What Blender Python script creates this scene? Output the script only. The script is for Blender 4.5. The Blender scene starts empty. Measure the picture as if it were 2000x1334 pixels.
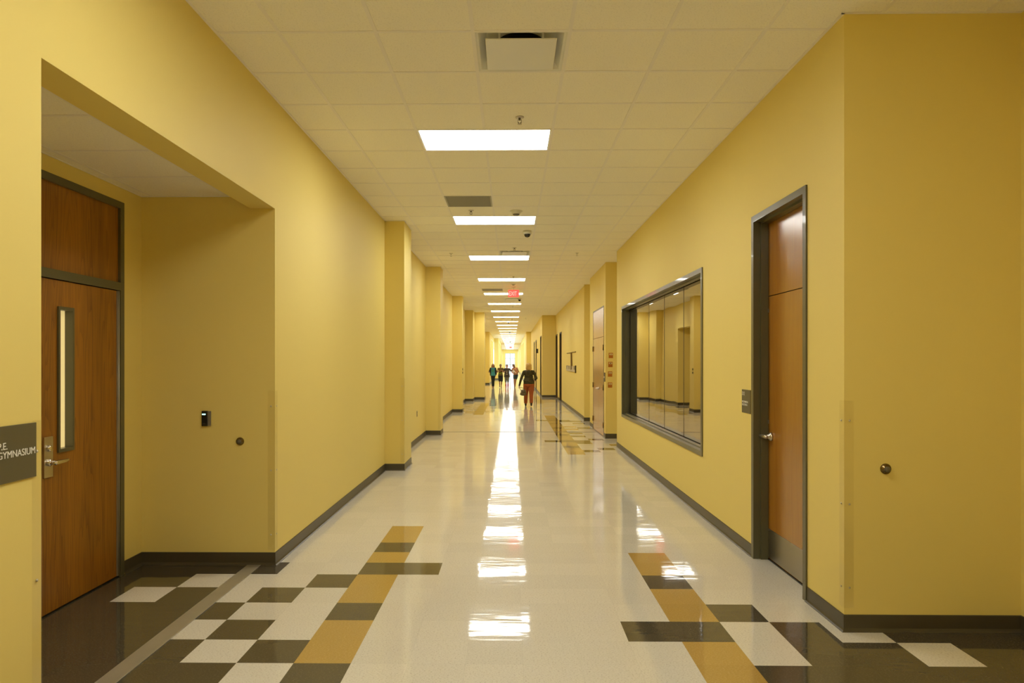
import bpy, bmesh, math, random
from mathutils import Vector, Matrix
random.seed(7)
SC = bpy.context.scene
COL = SC.collection
PI = math.pi

# ------------------------------------------------------------------ materials
def srgb(r, g, b):
    def f(c):
        c /= 255.0
        return c / 12.92 if c <= 0.04045 else ((c + 0.055) / 1.055) ** 2.4
    return (f(r), f(g), f(b), 1.0)

def new_mat(name):
    m = bpy.data.materials.new(name); m.use_nodes = True
    nt = m.node_tree
    return m, nt, nt.nodes['Principled BSDF']

def N(nt, typ, **kw):
    n = nt.nodes.new(typ)
    for k, v in kw.items():
        if k == 'inp':
            for a, b in v.items(): n.inputs[a].default_value = b
        else: setattr(n, k, v)
    return n

def plain(name, col, rough=0.5, metal=0.0, bump=0.0, bscale=200.0, vary=0.0, vscale=6.0, coat=0.0, spec=0.5):
    m, nt, b = new_mat(name)
    b.inputs['Base Color'].default_value = col
    b.inputs['Roughness'].default_value = rough
    b.inputs['Metallic'].default_value = metal
    b.inputs['Coat Weight'].default_value = coat
    b.inputs['Specular IOR Level'].default_value = spec
    tc = N(nt, 'ShaderNodeTexCoord')
    if vary:
        no = N(nt, 'ShaderNodeTexNoise', inp={'Scale': vscale, 'Detail': 4.0})
        nt.links.new(tc.outputs['Object'], no.inputs['Vector'])
        mr = N(nt, 'ShaderNodeMapRange', inp={'From Min': .3, 'From Max': .7, 'To Min': 1 - vary, 'To Max': 1 + vary})
        nt.links.new(no.outputs['Fac'], mr.inputs['Value'])
        mx = N(nt, 'ShaderNodeVectorMath', operation='SCALE')
        mx.inputs[0].default_value = col[:3]
        nt.links.new(mr.outputs['Result'], mx.inputs['Scale'])
        nt.links.new(mx.outputs['Vector'], b.inputs['Base Color'])
    if bump:
        no = N(nt, 'ShaderNodeTexNoise', inp={'Scale': bscale, 'Detail': 3.0})
        nt.links.new(tc.outputs['Object'], no.inputs['Vector'])
        bp = N(nt, 'ShaderNodeBump', inp={'Strength': bump, 'Distance': 0.002})
        nt.links.new(no.outputs['Fac'], bp.inputs['Height'])
        nt.links.new(bp.outputs['Normal'], b.inputs['Normal'])
    return m

def emit(name, col, strength):
    m, nt, b = new_mat(name)
    b.inputs['Base Color'].default_value = col
    b.inputs['Emission Color'].default_value = col
    b.inputs['Emission Strength'].default_value = strength
    return m

def vinyl(name, base, specks, lo, hi, rough=0.055):
    """speckled vinyl composition tile, waxed; seams every 0.3048 m"""
    m, nt, b = new_mat(name)
    L = nt.links.new
    tc = N(nt, 'ShaderNodeTexCoord')
    # chips, elongated across the hall
    mp = N(nt, 'ShaderNodeMapping'); mp.inputs['Scale'].default_value = (55, 110, 1)
    L(tc.outputs['Object'], mp.inputs['Vector'])
    n1 = N(nt, 'ShaderNodeTexNoise', inp={'Scale': 1.6, 'Detail': 5.0, 'Roughness': .7})
    L(mp.outputs['Vector'], n1.inputs['Vector'])
    r1 = N(nt, 'ShaderNodeMapRange', inp={'From Min': lo, 'From Max': hi})
    L(n1.outputs['Fac'], r1.inputs['Value'])
    # per tile tone
    v = N(nt, 'ShaderNodeVectorMath', operation='ADD'); v.inputs[1].default_value = (1.4624 + 30 * .3048, -3.6448 + 60 * .3048, 0)
    L(tc.outputs['Object'], v.inputs[0])
    dv = N(nt, 'ShaderNodeVectorMath', operation='SCALE'); dv.inputs['Scale'].default_value = 1 / .3048
    L(v.outputs['Vector'], dv.inputs[0])
    fl = N(nt, 'ShaderNodeVectorMath', operation='FLOOR'); L(dv.outputs['Vector'], fl.inputs[0])
    wn = N(nt, 'ShaderNodeTexWhiteNoise', noise_dimensions='2D'); L(fl.outputs['Vector'], wn.inputs['Vector'])
    fr = N(nt, 'ShaderNodeVectorMath', operation='FRACTION'); L(dv.outputs['Vector'], fr.inputs[0])
    sx = N(nt, 'ShaderNodeSeparateXYZ'); L(fr.outputs['Vector'], sx.inputs[0])
    def edge(o):
        a = N(nt, 'ShaderNodeMath', operation='SUBTRACT'); a.inputs[1].default_value = .5; L(o, a.inputs[0])
        c = N(nt, 'ShaderNodeMath', operation='ABSOLUTE'); L(a.outputs[0], c.inputs[0])
        d = N(nt, 'ShaderNodeMath', operation='GREATER_THAN'); d.inputs[1].default_value = .4965; L(c.outputs[0], d.inputs[0])
        return d.outputs[0]
    mxe = N(nt, 'ShaderNodeMath', operation='MAXIMUM'); L(edge(sx.outputs['X']), mxe.inputs[0]); L(edge(sx.outputs['Y']), mxe.inputs[1])
    mc = N(nt, 'ShaderNodeMix', data_type='RGBA'); mc.inputs['A'].default_value = base; mc.inputs['B'].default_value = specks
    L(r1.outputs['Result'], mc.inputs['Factor'])
    tone = N(nt, 'ShaderNodeMapRange', inp={'To Min': .965, 'To Max': 1.03}); L(wn.outputs['Value'], tone.inputs['Value'])
    sc = N(nt, 'ShaderNodeVectorMath', operation='SCALE'); L(mc.outputs['Result'], sc.inputs[0]); L(tone.outputs['Result'], sc.inputs['Scale'])
    me = N(nt, 'ShaderNodeMix', data_type='RGBA'); L(sc.outputs['Vector'], me.inputs['A'])
    me.inputs['B'].default_value = tuple(c * .72 for c in base[:3]) + (1,)
    ms = N(nt, 'ShaderNodeMath', operation='MULTIPLY'); ms.inputs[1].default_value = .35; L(mxe.outputs[0], ms.inputs[0])
    L(ms.outputs[0], me.inputs['Factor'])
    L(me.outputs['Result'], b.inputs['Base Color'])
    b.inputs['Roughness'].default_value = rough
    b.inputs['IOR'].default_value = 1.46
    # wax undulation
    mp2 = N(nt, 'ShaderNodeMapping'); mp2.inputs['Scale'].default_value = (2.0, 5.5, 1)
    L(tc.outputs['Object'], mp2.inputs['Vector'])
    n2 = N(nt, 'ShaderNodeTexNoise', inp={'Scale': 1.5, 'Detail': 2.0, 'Roughness': .5}); L(mp2.outputs['Vector'], n2.inputs['Vector'])
    bp = N(nt, 'ShaderNodeBump', inp={'Strength': .32, 'Distance': .003}); L(n2.outputs['Fac'], bp.inputs['Height'])
    # every tile lies a hair out of level
    tl = N(nt, 'ShaderNodeVectorMath', operation='MULTIPLY_ADD'); tl.inputs[1].default_value = (.002, .006, 0); tl.inputs[2].default_value = (-.001, -.003, 0)
    L(wn.outputs['Color'], tl.inputs[0])
    ad = N(nt, 'ShaderNodeVectorMath', operation='ADD'); L(bp.outputs['Normal'], ad.inputs[0]); L(tl.outputs['Vector'], ad.inputs[1])
    nm = N(nt, 'ShaderNodeVectorMath', operation='NORMALIZE'); L(ad.outputs['Vector'], nm.inputs[0])
    L(nm.outputs['Vector'], b.inputs['Normal'])
    return m

def wood(name, dark, light, band, zstretch, rough, coat=.3, fig=.25):
    """veneer with upright grain (object Z), leaves side by side along object Y"""
    m, nt, b = new_mat(name)
    L = nt.links.new
    tc = N(nt, 'ShaderNodeTexCoord')
    # cathedral figure: distance field distorted along z
    mp = N(nt, 'ShaderNodeMapping'); mp.inputs['Scale'].default_value = (1, 1, zstretch)
    L(tc.outputs['Object'], mp.inputs['Vector'])
    n0 = N(nt, 'ShaderNodeTexNoise', inp={'Scale': 5.0, 'Detail': 2.5, 'Roughness': .5}); L(mp.outputs['Vector'], n0.inputs['Vector'])
    ml = N(nt, 'ShaderNodeMath', operation='MULTIPLY'); ml.inputs[1].default_value = band; L(n0.outputs['Fac'], ml.inputs[0])
    fr = N(nt, 'ShaderNodeMath', operation='FRACT'); L(ml.outputs[0], fr.inputs[0])
    ab = N(nt, 'ShaderNodeMapRange', inp={'From Min': 0.0, 'From Max': .55, 'To Min': 0.0, 'To Max': 1.0}); L(fr.outputs[0], ab.inputs['Value'])
    # fine pores
    mp2 = N(nt, 'ShaderNodeMapping'); mp2.inputs['Scale'].default_value = (90, 300, 4)
    L(tc.outputs['Object'], mp2.inputs['Vector'])
    n1 = N(nt, 'ShaderNodeTexNoise', inp={'Scale': 1.0, 'Detail': 3.0}); L(mp2.outputs['Vector'], n1.inputs['Vector'])
    # broad leaf tone
    mp3 = N(nt, 'ShaderNodeMapping'); mp3.inputs['Scale'].default_value = (1, 6, .25)
    L(tc.outputs['Object'], mp3.inputs['Vector'])
    n3 = N(nt, 'ShaderNodeTexNoise', inp={'Scale': 1.0, 'Detail': 1.0}); L(mp3.outputs['Vector'], n3.inputs['Vector'])
    a1 = N(nt, 'ShaderNodeMath', operation='MULTIPLY'); a1.inputs[1].default_value = fig; L(ab.outputs['Result'], a1.inputs[0])
    a2 = N(nt, 'ShaderNodeMath', operation='MULTIPLY_ADD'); a2.inputs[1].default_value = .80; L(n1.outputs['Fac'], a2.inputs[0]); L(a1.outputs[0], a2.inputs[2])
    a3 = N(nt, 'ShaderNodeMath', operation='MULTIPLY_ADD'); a3.inputs[1].default_value = .5; L(n3.outputs['Fac'], a3.inputs[0]); L(a2.outputs[0], a3.inputs[2])
    mr = N(nt, 'ShaderNodeMapRange', inp={'From Min': .35, 'From Max': 1.15}); L(a3.outputs[0], mr.inputs['Value'])
    mc = N(nt, 'ShaderNodeMix', data_type='RGBA'); mc.inputs['A'].default_value = dark; mc.inputs['B'].default_value = light
    L(mr.outputs['Result'], mc.inputs['Factor']); L(mc.outputs['Result'], b.inputs['Base Color'])
    b.inputs['Roughness'].default_value = rough
    b.inputs['Coat Weight'].default_value = coat; b.inputs['Coat Roughness'].default_value = .22
    return m

def ceil_mat(name, col):
    m, nt, b = new_mat(name)
    L = nt.links.new
    tc = N(nt, 'ShaderNodeTexCoord')
    n1 = N(nt, 'ShaderNodeTexNoise', inp={'Scale': 95.0, 'Detail': 4.0, 'Roughness': .75}); L(tc.outputs['Object'], n1.inputs['Vector'])
    r = N(nt, 'ShaderNodeMapRange', inp={'From Min': .36, 'From Max': .46, 'To Min': .88, 'To Max': 1.0}); L(n1.outputs['Fac'], r.inputs['Value'])
    s = N(nt, 'ShaderNodeVectorMath', operation='SCALE'); s.inputs[0].default_value = col[:3]; L(r.outputs['Result'], s.inputs['Scale'])
    L(s.outputs['Vector'], b.inputs['Base Color'])
    b.inputs['Roughness'].default_value = .95
    b.inputs['Specular IOR Level'].default_value = .15
    bp = N(nt, 'ShaderNodeBump', inp={'Strength': .3, 'Distance': .002}); L(n1.outputs['Fac'], bp.inputs['Height']); L(bp.outputs['Normal'], b.inputs['Normal'])
    return m

def clear_plastic(name):
    m = bpy.data.materials.new(name); m.use_nodes = True; nt = m.node_tree; nt.nodes.clear()
    o = N(nt, 'ShaderNodeOutputMaterial'); t = N(nt, 'ShaderNodeBsdfTransparent'); t.inputs[0].default_value = (.99, .985, .975, 1)
    g = N(nt, 'ShaderNodeBsdfGlossy'); g.inputs['Roughness'].default_value = .12; g.inputs['Color'].default_value = (1, 1, 1, 1)
    mx = N(nt, 'ShaderNodeMixShader'); L = nt.links.new
    mx.inputs[0].default_value = .035; L(t.outputs[0], mx.inputs[1]); L(g.outputs[0], mx.inputs[2]); L(mx.outputs[0], o.inputs[0])
    return m

def mirror_glass(name):
    m, nt, b = new_mat(name); L = nt.links.new
    b.inputs['Base Color'].default_value = (.50, .47, .42, 1); b.inputs['Metallic'].default_value = 1.0
    b.inputs['Roughness'].default_value = .015
    tc = N(nt, 'ShaderNodeTexCoord'); mp = N(nt, 'ShaderNodeMapping'); mp.inputs['Scale'].default_value = (1, 1.1, .25); L(tc.outputs['Object'], mp.inputs['Vector'])
    n = N(nt, 'ShaderNodeTexNoise', inp={'Scale': 1.3, 'Detail': 1.0}); L(mp.outputs['Vector'], n.inputs['Vector'])
    bp = N(nt, 'ShaderNodeBump', inp={'Strength': .22, 'Distance': .01}); L(n.outputs['Fac'], bp.inputs['Height']); L(bp.outputs['Normal'], b.inputs['Normal'])
    return m

M = {}
M['wall'] = plain('wall_paint', (0.81, 0.652, 0.198, 1), .55, bump=.05, bscale=90, spec=.3)
M['wall_white'] = plain('wall_pale', (0.80, 0.76, 0.62, 1), .6)
M['base'] = plain('vinyl_cove_base', srgb(74, 67, 48), .38, vary=.04)
M['white_tile'] = vinyl('vinyl_tile_white', (.70, .67, .575, 1), (.38, .33, .25, 1), .53, .68)
M['dark_tile'] = vinyl('vinyl_tile_dark', (.075, .063, .040, 1), (.19, .155, .10, 1), .54, .74)
M['gold_tile'] = vinyl('vinyl_tile_gold', (.45, .285, .068, 1), (.60, .42, .14, 1), .50, .70)
M['ceil'] = ceil_mat('acoustic_tile', (.96, .92, .80, 1))
M['tbar'] = plain('grid_metal', (.90, .86, .79, 1), .5)
M['frame'] = plain('olive_steel_frame', srgb(92, 88, 62), .32, vary=.03, coat=.2)
M['oak'] = wood('oak_veneer', (.115, .035, .002, 1), (.44, .175, .008, 1), 22, .07, .42, .3, .20)
M['cherry'] = wood('smooth_veneer', (.31, .118, .008, 1), (.43, .185, .014, 1), 5, .06, .22, .5, .2)
M['steel'] = plain('brushed_steel', (.55, .52, .46, 1), .28, metal=1.0)
M['kick'] = plain('kick_plate_steel', (.42, .39, .33, 1), .34, metal=1.0)
M['nickel'] = plain('satin_nickel', (.62, .57, .48, 1), .30, metal=1.0)
M['chrome'] = plain('chrome', (.75, .72, .66, 1), .12, metal=1.0)
M['alu'] = plain('aluminium_strip', (.46, .43, .34, 1), .42, metal=.6, vary=.05)
M['dark_metal'] = plain('dark_sprinkler_metal', (.16, .14, .10, 1), .35, metal=.8)
M['bronze'] = plain('bronze', (.20, .14, .06, 1), .25, metal=1.0)
M['rubber'] = plain('grey_rubber', srgb(96, 88, 66), .6)
M['black'] = plain('black_plastic', (.006, .006, .006, 1), .25)
M['greyp'] = plain('grey_plastic', srgb(120, 112, 96), .4)
M['whitep'] = plain('white_plastic', (.72, .70, .62, 1), .35)
M['offwhite'] = plain('painted_white_metal', (.80, .79, .72, 1), .38)
M['duct'] = plain('duct_metal', (.16, .15, .13, 1), .5)
M['grille'] = plain('grille_paint', (.36, .35, .30, 1), .5)
M['gap'] = plain('dark_gap', (.012, .010, .008, 1), .8)  # near-black colour standing in for unlit space behind leaves and panes
M['sign'] = plain('sign_panel', srgb(92, 84, 54), .45)
M['letter'] = plain('sign_lettering', (.86, .84, .76, 1), .5)
M['orange'] = plain('orange_notice', srgb(178, 104, 8), .5, vary=.2, vscale=60)
M['cream'] = plain('cream_paper', srgb(226, 200, 140), .6)
M['paper'] = plain('pale_paper', srgb(196, 182, 150), .6, vary=.15, vscale=9)
M['brown'] = plain('brown_metal', srgb(112, 84, 24), .5)
M['lamp'] = emit('lamp_diffuser', (.97, .97, .93, 1), 15.5)
M['exit'] = emit('exit_face', (.92, .07, .06, 1), 1.1)
M['exit_letter'] = emit('exit_letters', (1.0, .30, .25, 1), 1.6)
M['led'] = emit('green_led', (.35, 1.0, .75, 1), 4.0)
M['plastic'] = clear_plastic('clear_polycarbonate')
M['mirror'] = mirror_glass('reflective_glass')
M['lite'] = emit('lit_gym_glass', (.84, .66, .28, 1), .55)  # pane glows by itself in place of the unbuilt lit gym behind
M['dome'] = plain('smoked_dome', (.02, .017, .012, 1), .06)
M['seam'] = plain('glass_seam', (.05, .045, .03, 1), .4)

# ------------------------------------------------------------------ mesh helpers
class MB:
    def __init__(s): s.bm = bmesh.new(); s.mats = []
    def slot(s, m):
        if m not in s.mats: s.mats.append(m)
        return s.mats.index(m)
    def box(s, x0, x1, y0, y1, z0, z1, m=None, bev=0):
        r = bmesh.ops.create_cube(s.bm, size=1)
        bmesh.ops.scale(s.bm, vec=(abs(x1 - x0), abs(y1 - y0), abs(z1 - z0)), verts=r['verts'])
        bmesh.ops.translate(s.bm, vec=((x0 + x1) / 2, (y0 + y1) / 2, (z0 + z1) / 2), verts=r['verts'])
        fs = set(f for v in r['verts'] for f in v.link_faces)
        if m is not None:
            i = s.slot(m)
            for f in fs: f.material_index = i
        if bev:
            es = list(set(e for v in r['verts'] for e in v.link_edges))
            bmesh.ops.bevel(s.bm, geom=es, offset=bev, segments=2, affect='EDGES', profile=.5)
        return s
    def quad(s, a, b, c, d, m=None):
        vs = [s.bm.verts.new(p) for p in (a, b, c, d)]
        f = s.bm.faces.new(vs)
        if m is not None: f.material_index = s.slot(m)
        return s
    def cyl(s, p0, p1, r0, r1=None, seg=24, m=None, smooth=True):
        r1 = r0 if r1 is None else r1
        p0, p1 = Vector(p0), Vector(p1); d = p1 - p0
        r = bmesh.ops.create_cone(s.bm, cap_ends=True, segments=seg, radius1=max(r0, 1e-5), radius2=max(r1, 1e-5), depth=d.length)
        q = d.to_track_quat('Z', 'Y').to_matrix().to_4x4()
        bmesh.ops.transform(s.bm, matrix=Matrix.Translation((p0 + p1) / 2) @ q, verts=r['verts'])
        for f in set(f for v in r['verts'] for f in v.link_faces):
            if m is not None: f.material_index = s.slot(m)
            f.smooth = smooth and len(f.verts) == 4
        return s
    def lathe(s, prof, axis='Z', loc=(0, 0, 0), seg=28, m=None):
        """prof: list of (radius, height) revolved about an axis through loc"""
        rings = []
        for r, h in prof:
            ring = []
            for k in range(seg):
                a = 2 * PI * k / seg
                u, v = r * math.cos(a), r * math.sin(a)
                p = {'Z': (u, v, h), 'Y': (u, h, v), 'X': (h, u, v)}[axis]
                ring.append(s.bm.verts.new((p[0] + loc[0], p[1] + loc[1], p[2] + loc[2])))
            rings.append(ring)
        mi = s.slot(m) if m is not None else 0
        for a, b in zip(rings, rings[1:]):
            for k in range(seg):
                f = s.bm.faces.new((a[k], a[(k + 1) % seg], b[(k + 1) % seg], b[k])); f.smooth = True; f.material_index = mi
        for ring in (rings[0], rings[-1]):
            f = s.bm.faces.new(ring); f.material_index = mi
        return s
    def ball(s, c, r, sc=(1, 1, 1), rot=None, sub=2, m=None):
        q = bmesh.ops.create_icosphere(s.bm, subdivisions=sub, radius=r)
        mt = Matrix.Translation(c) @ (rot or Matrix.Identity(4)) @ Matrix.Diagonal((*sc, 1))
        bmesh.ops.transform(s.bm, matrix=mt, verts=q['verts'])
        for f in set(f for v in q['verts'] for f in v.link_faces):
            f.smooth = True
            if m is not None: f.material_index = s.slot(m)
        return s
    def limb(s, pts):
        """pts: list of (point, radius) joined by tapered segments with round joints"""
        for (p, r), (q, t) in zip(pts, pts[1:]):
            s.cyl(p, q, r, t, seg=14)
        for p, r in pts: s.ball(p, r)
        return s
    def prism(s, pts, z0, z1, m=None):
        lo = [s.bm.verts.new((x, y, z0)) for x, y in pts]; hi = [s.bm.verts.new((x, y, z1)) for x, y in pts]
        n = len(pts); fs = [s.bm.faces.new(lo), s.bm.faces.new(hi)]
        for k in range(n): fs.append(s.bm.faces.new((lo[k], lo[(k + 1) % n], hi[(k + 1) % n], hi[k])))
        if m is not None:
            for f in fs: f.material_index = s.slot(m)
        return s
    def done(s, name, mat=None, parent=None, loc=None, remesh=0, smooth=False, recalc=True):
        if recalc: bmesh.ops.recalc_face_normals(s.bm, faces=s.bm.faces)
        me = bpy.data.meshes.new(name); s.bm.to_mesh(me); s.bm.free()
        if s.mats:
            for m in s.mats: me.materials.append(m)
        if mat is not None and not s.mats: me.materials.append(mat)
        o = bpy.data.objects.new(name, me); COL.objects.link(o)
        if loc is not None: o.location = loc
        if parent is not None: o.parent = parent
        if remesh:
            md = o.modifiers.new('remesh', 'REMESH'); md.mode = 'VOXEL'; md.voxel_size = remesh; md.use_smooth_shade = True
            sm = o.modifiers.new('smooth', 'SMOOTH'); sm.factor = .5; sm.iterations = 3
        if smooth:
            for p in me.polygons: p.use_smooth = True
        return o

def tag(o, label, cat, group=None, kind=None):
    if label: o['label'] = label
    if cat: o['category'] = cat
    if group: o['group'] = group
    if kind: o['kind'] = kind
    return o
def thing(name, label, cat, loc=(0, 0, 0), rz=0, group=None):
    o = bpy.data.objects.new(name, None); COL.objects.link(o); o.empty_display_size = .1
    o.location = loc; o.rotation_euler = (0, 0, rz)
    return tag(o, label, cat, group)
def structure(o, label, cat):
    return tag(o, label, cat, kind='structure')
def copy_tree(o, parent=None):
    c = o.copy(); COL.objects.link(c)
    if parent is not None: c.parent = parent
    for ch in list(o.children): copy_tree(ch, c)
    return c
def text(body, size, name, mat, parent, loc, side, extr=.0008, xs=1.0, bold=0.0):
    cu = bpy.data.curves.new(name, 'FONT'); cu.body = body; cu.size = size; cu.extrude = extr; cu.offset = bold
    cu.materials.append(mat)
    o = bpy.data.objects.new(name, cu); COL.objects.link(o); o.parent = parent; o.location = loc
    if side == 'left':   R = Matrix(((0, 0, 1), (1, 0, 0), (0, 1, 0)))       # faces +X
    elif side == 'right': R = Matrix(((0, 0, -1), (-1, 0, 0), (0, 1, 0)))    # faces -X
    else: R = Matrix(((1, 0, 0), (0, 0, -1), (0, 1, 0)))                      # faces -Y
    bpy.context.view_layer.update()
    me = bpy.data.meshes.new_from_object(o.evaluated_get(bpy.context.evaluated_depsgraph_get()))
    bpy.data.objects.remove(o); bpy.data.curves.remove(cu)
    o = bpy.data.objects.new(name, me); COL.objects.link(o); o.parent = parent; o.location = loc
    o.rotation_euler = R.to_euler(); o.scale = (xs, 1, 1)
    return o

# ------------------------------------------------------------------ key dimensions
T = .3048
FX, FY = -1.4624, 3.6448          # floor tile grid origin
GX, GY = -.8521, 6.134            # ceiling grid origin
HC = 1.6037                       # eye height
ZC = 3.6725                       # ceiling
XL, XR = -1.863, 1.978
YE = 118.0
BH = .10                          # cove base height

# ------------------------------------------------------------------ floor
WALLCODE = {}
def put(cols, rows, code):
    for c in cols:
        for r in rows: WALLCODE[(c, r)] = code
# near left, gymnasium alcove: dark field with white tiles
put(range(-6, -2), range(-6, 6), 'D'); put(range(-2, 0), range(-6, 0), 'D'); put([0], range(-6, 0), 'D'); put([-2, -1], [0], 'D')
put([-4], [3], 'W'); put([-3], [4], 'W')
put([1], [-1], 'G'); put([0], [-1], 'W'); put([-1], [-1], 'D')
# columns: -1:[-1.765,-1.46] 0:[-1.46,-1.155] 1:[-1.155,-.85] 2:[-.85,-.545]
put([-1], [0], 'W'); put([0], [0], 'D'); put([-2], [0], 'D')
put([-2], [1], 'W'); put([-1], [1], 'D'); put([0], [1], 'W')
put([-2], [2], 'D'); put([-1, 0], [2], 'W')
put([-2], [3], 'W'); put([-1], [3], 'D'); put([0], [3], 'W')
put([-2, -1], [4], 'W'); put([0], [4], 'D')
put([-2], [5], 'D'); put([-1, 0], [5], 'W')
for r, c in {-6: 'G', -5: 'G', -4: 'D', -3: 'G', -2: 'G', -1: 'D', 0: 'G', 1: 'G', 2: 'D', 3: 'G', 4: 'G', 5: 'D', 6: 'G', 7: 'D', 8: 'G', 9: 'G'}.items(): put([1], [r], c)
put([2], [5], 'D')
# near right
for r, c in {-6: 'G', -5: 'D', -4: 'G', -3: 'G', -2: 'D', -1: 'G', 0: 'G', 1: 'D', 2: 'G', 3: 'G', 4: 'D', 5: 'G', 6: 'G'}.items(): put([8], [r], c)
put([7], [1], 'D'); put([9], [2], 'D'); put([9], [0, 1], 'W')
put([10], range(-6, 2), 'D'); put([9], range(-6, 0), 'D'); put([11, 12, 13, 14], range(-6, 2), 'D'); put([11], [1], 'W'); put([12], [0], 'W')
put([9], [-2], 'W'); put([10], [-3], 'W')
# mid right, in front of the double doors
put([8], range(27, 55), 'G'); put([8], [30, 33, 37, 42, 46, 49, 51], 'D')
put([7], [33, 49], 'D'); put([9], [28, 32, 33, 36, 38, 48, 49], 'D'); put([10], [29, 34, 42, 46, 48], 'D'); put([11], [31], 'D'); put([9], [41, 43], 'G'); put([11], [43], 'G')
# mid left
put([1], range(56, 75), 'G'); put([1], [57, 60, 63, 67, 70], 'D'); put([2], [60, 70], 'D')
put([-1, 0], [60], 'D'); put([0], [58, 63, 66, 72], 'D'); put([-1], [64, 68], 'D'); put([-2, -1], [67, 71], 'D'); put([0], [69], 'G')
# far right, in front of the recessed doors
put([8], range(74, 92), 'G'); put([8], [77, 81, 85, 88], 'D'); put([7, 9, 10], [77, 82], 'D'); put([9, 10], [80, 84], 'D'); put([6, 7], [88], 'D')
put([1], range(150, 170), 'G'); put([8], range(120, 140), 'G')

mb = MB()
CODE = {'W': M['white_tile'], 'D': M['dark_tile'], 'G': M['gold_tile']}
for m in CODE.values(): mb.slot(m)
x_lo, x_hi, y_lo = FX - 6 * T, FX + 16 * T, FY - 32 * T
rows = int((YE + 1 - y_lo) / T)
verts = {}
def fv(i, j):
    if (i, j) not in verts: verts[(i, j)] = mb.bm.verts.new((FX + i * T, FY + j * T, 0))
    return verts[(i, j)]
for j in range(-32, 100):
    for i in range(-6, 16):
        f = mb.bm.faces.new((fv(i, j), fv(i + 1, j), fv(i + 1, j + 1), fv(i, j + 1)))
        f.material_index = mb.slot(CODE[WALLCODE.get((i, j), 'W')])
for j in range(100, 378, 2):
    for i in range(-6, 16, 1):
        a = [mb.bm.verts.new((FX + x * T, FY + y * T, 0)) for x, y in ((i, j), (i + 1, j), (i + 1, j + 2), (i, j + 2))]
        f = mb.bm.faces.new(a); f.material_index = mb.slot(CODE[WALLCODE.get((i, j), 'W')])
fo = mb.done('floor', recalc=False)
structure(fo, 'waxed speckled white vinyl tile floor with dark and gold tile patterns', 'floor')

# ------------------------------------------------------------------ ceiling and its grid
OPEN = set()
for n in range(-3, 31):
    OPEN.add((0, n * 6)); OPEN.add((1, n * 6))
for q in ((1, -3), (1, 11), (1, 27), (0, 4), (0, 22)): OPEN.add(q)
mb = MB()
for i in range(-5, 8):
    for j in range(-21, 186):
        if (i, j) in OPEN: continue
        x, y, w_ = GX + i * .6096, GY + j * .6096, .6096
        mb.quad((x, y, ZC), (x, y + w_, ZC), (x + w_, y + w_, ZC), (x + w_, y, ZC))
structure(mb.done('ceiling', M['ceil'], recalc=False), 'suspended ceiling of square speckled acoustic tiles over the corridor', 'ceiling')
mb = MB()
for k in range(-4, 7):
    x = GX + k * .6096
    if k != 1: mb.box(x - .012, x + .012, -6.2, YE, ZC - .004, ZC)
    else:
        y = -6.2
        for n in range(-3, 31):
            mb.box(x - .012, x + .012, y, GY + n * 12 * T, ZC - .004, ZC); y = GY + n * 12 * T + 2 * T
k = -20
while GY + k * .6096 < YE:
    y = GY + k * .6096; mb.box(-3.2, 3.3, y - .012, y + .012, ZC - .0036, ZC); k += 1
structure(mb.done('trim_1', M['tbar']), 'metal grid bars between the corridor ceiling tiles', 'ceiling grid')
# wall angle along both walls
# ------------------------------------------------------------------ walls
def wall_run(mb, pts, z0=0, z1=ZC):
    for (a, b), (c, d) in zip(pts, pts[1:]):
        mb.quad((a, b, z0), (c, d, z0), (c, d, z1), (a, b, z1))
def base_run(mb, pts, side, skip=()):
    """cove base of 4 mm rubber following a run of wall corners; side=+1 means the room lies to the left of travel"""
    t = .006
    n = len(pts)
    off = []
    for k in range(n):
        ds = []
        if k > 0: ds.append((Vector(pts[k]) - Vector(pts[k - 1])).normalized())
        if k < n - 1: ds.append((Vector(pts[k + 1]) - Vector(pts[k])).normalized())
        nn = [Vector((-d.y, d.x)) * side for d in ds]
        o = nn[0] if len(nn) == 1 else (nn[0] + nn[1]) / max(.3, (1 + nn[0].dot(nn[1])))
        off.append(o)
    prof = [(0, BH), (t * .7, BH), (t, BH - .004), (t, .02), (t * 1.8, .008), (t * 3.2, .002), (t * 3.2, 0)]
    for k in range(n - 1):
        if k in skip: continue
        for (u, z), (v, w) in zip(prof, prof[1:]):
            A = Vector(pts[k]) + off[k] * u; B = Vector(pts[k + 1]) + off[k + 1] * u
            Cc = Vector(pts[k + 1]) + off[k + 1] * v; D = Vector(pts[k]) + off[k] * v
            mb.quad((A.x, A.y, z), (B.x, B.y, z), (Cc.x, Cc.y, w), (D.x, D.y, w))

NX = -2.92                        # alcove side wall
Y1a, Y1b = 2.705, 5.40            # gymnasium alcove
Y2a, Y2b = 22.35, 25.3            # second alcove
ZH, ZN = 2.808, 2.905
HT = .194
cols = [(10.10, 10.80, -1.575), (14.97, 15.50, -1.545), (21.66, 22.18, -1.548)]
c1, c2, c3 = cols
def colpts(c): return [(XL, c[0]), (c[2], c[0]), (c[2], c[1]), (XL, c[1])]
leftA = [(XL, -6.2), (XL, Y1a), (XL - HT, Y1a), (NX, Y1a), (NX, Y1b), (XL, Y1b)] + colpts(c1) + colpts(c2) + colpts(c3) + \
        [(XL, Y2a), (NX, Y2a), (NX, Y2b), (XL, Y2b), (XL, 27.75), (-1.55, 27.75), (-1.55, 28.95), (-1.136, 28.95), (-1.136, 30.0), (XL, 30.0),
         (XL, 48.0), (-1.53, 48.0), (-1.53, 52.0)]
leftB = [(-1.53, 61.0), (-1.135, 61.0), (-1.135, 64.0)]
leftC = [(-1.135, 76.0), (-1.135, 78.0), (-1.62, 78.0), (-1.62, 84.0)]
mb = MB()
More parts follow.
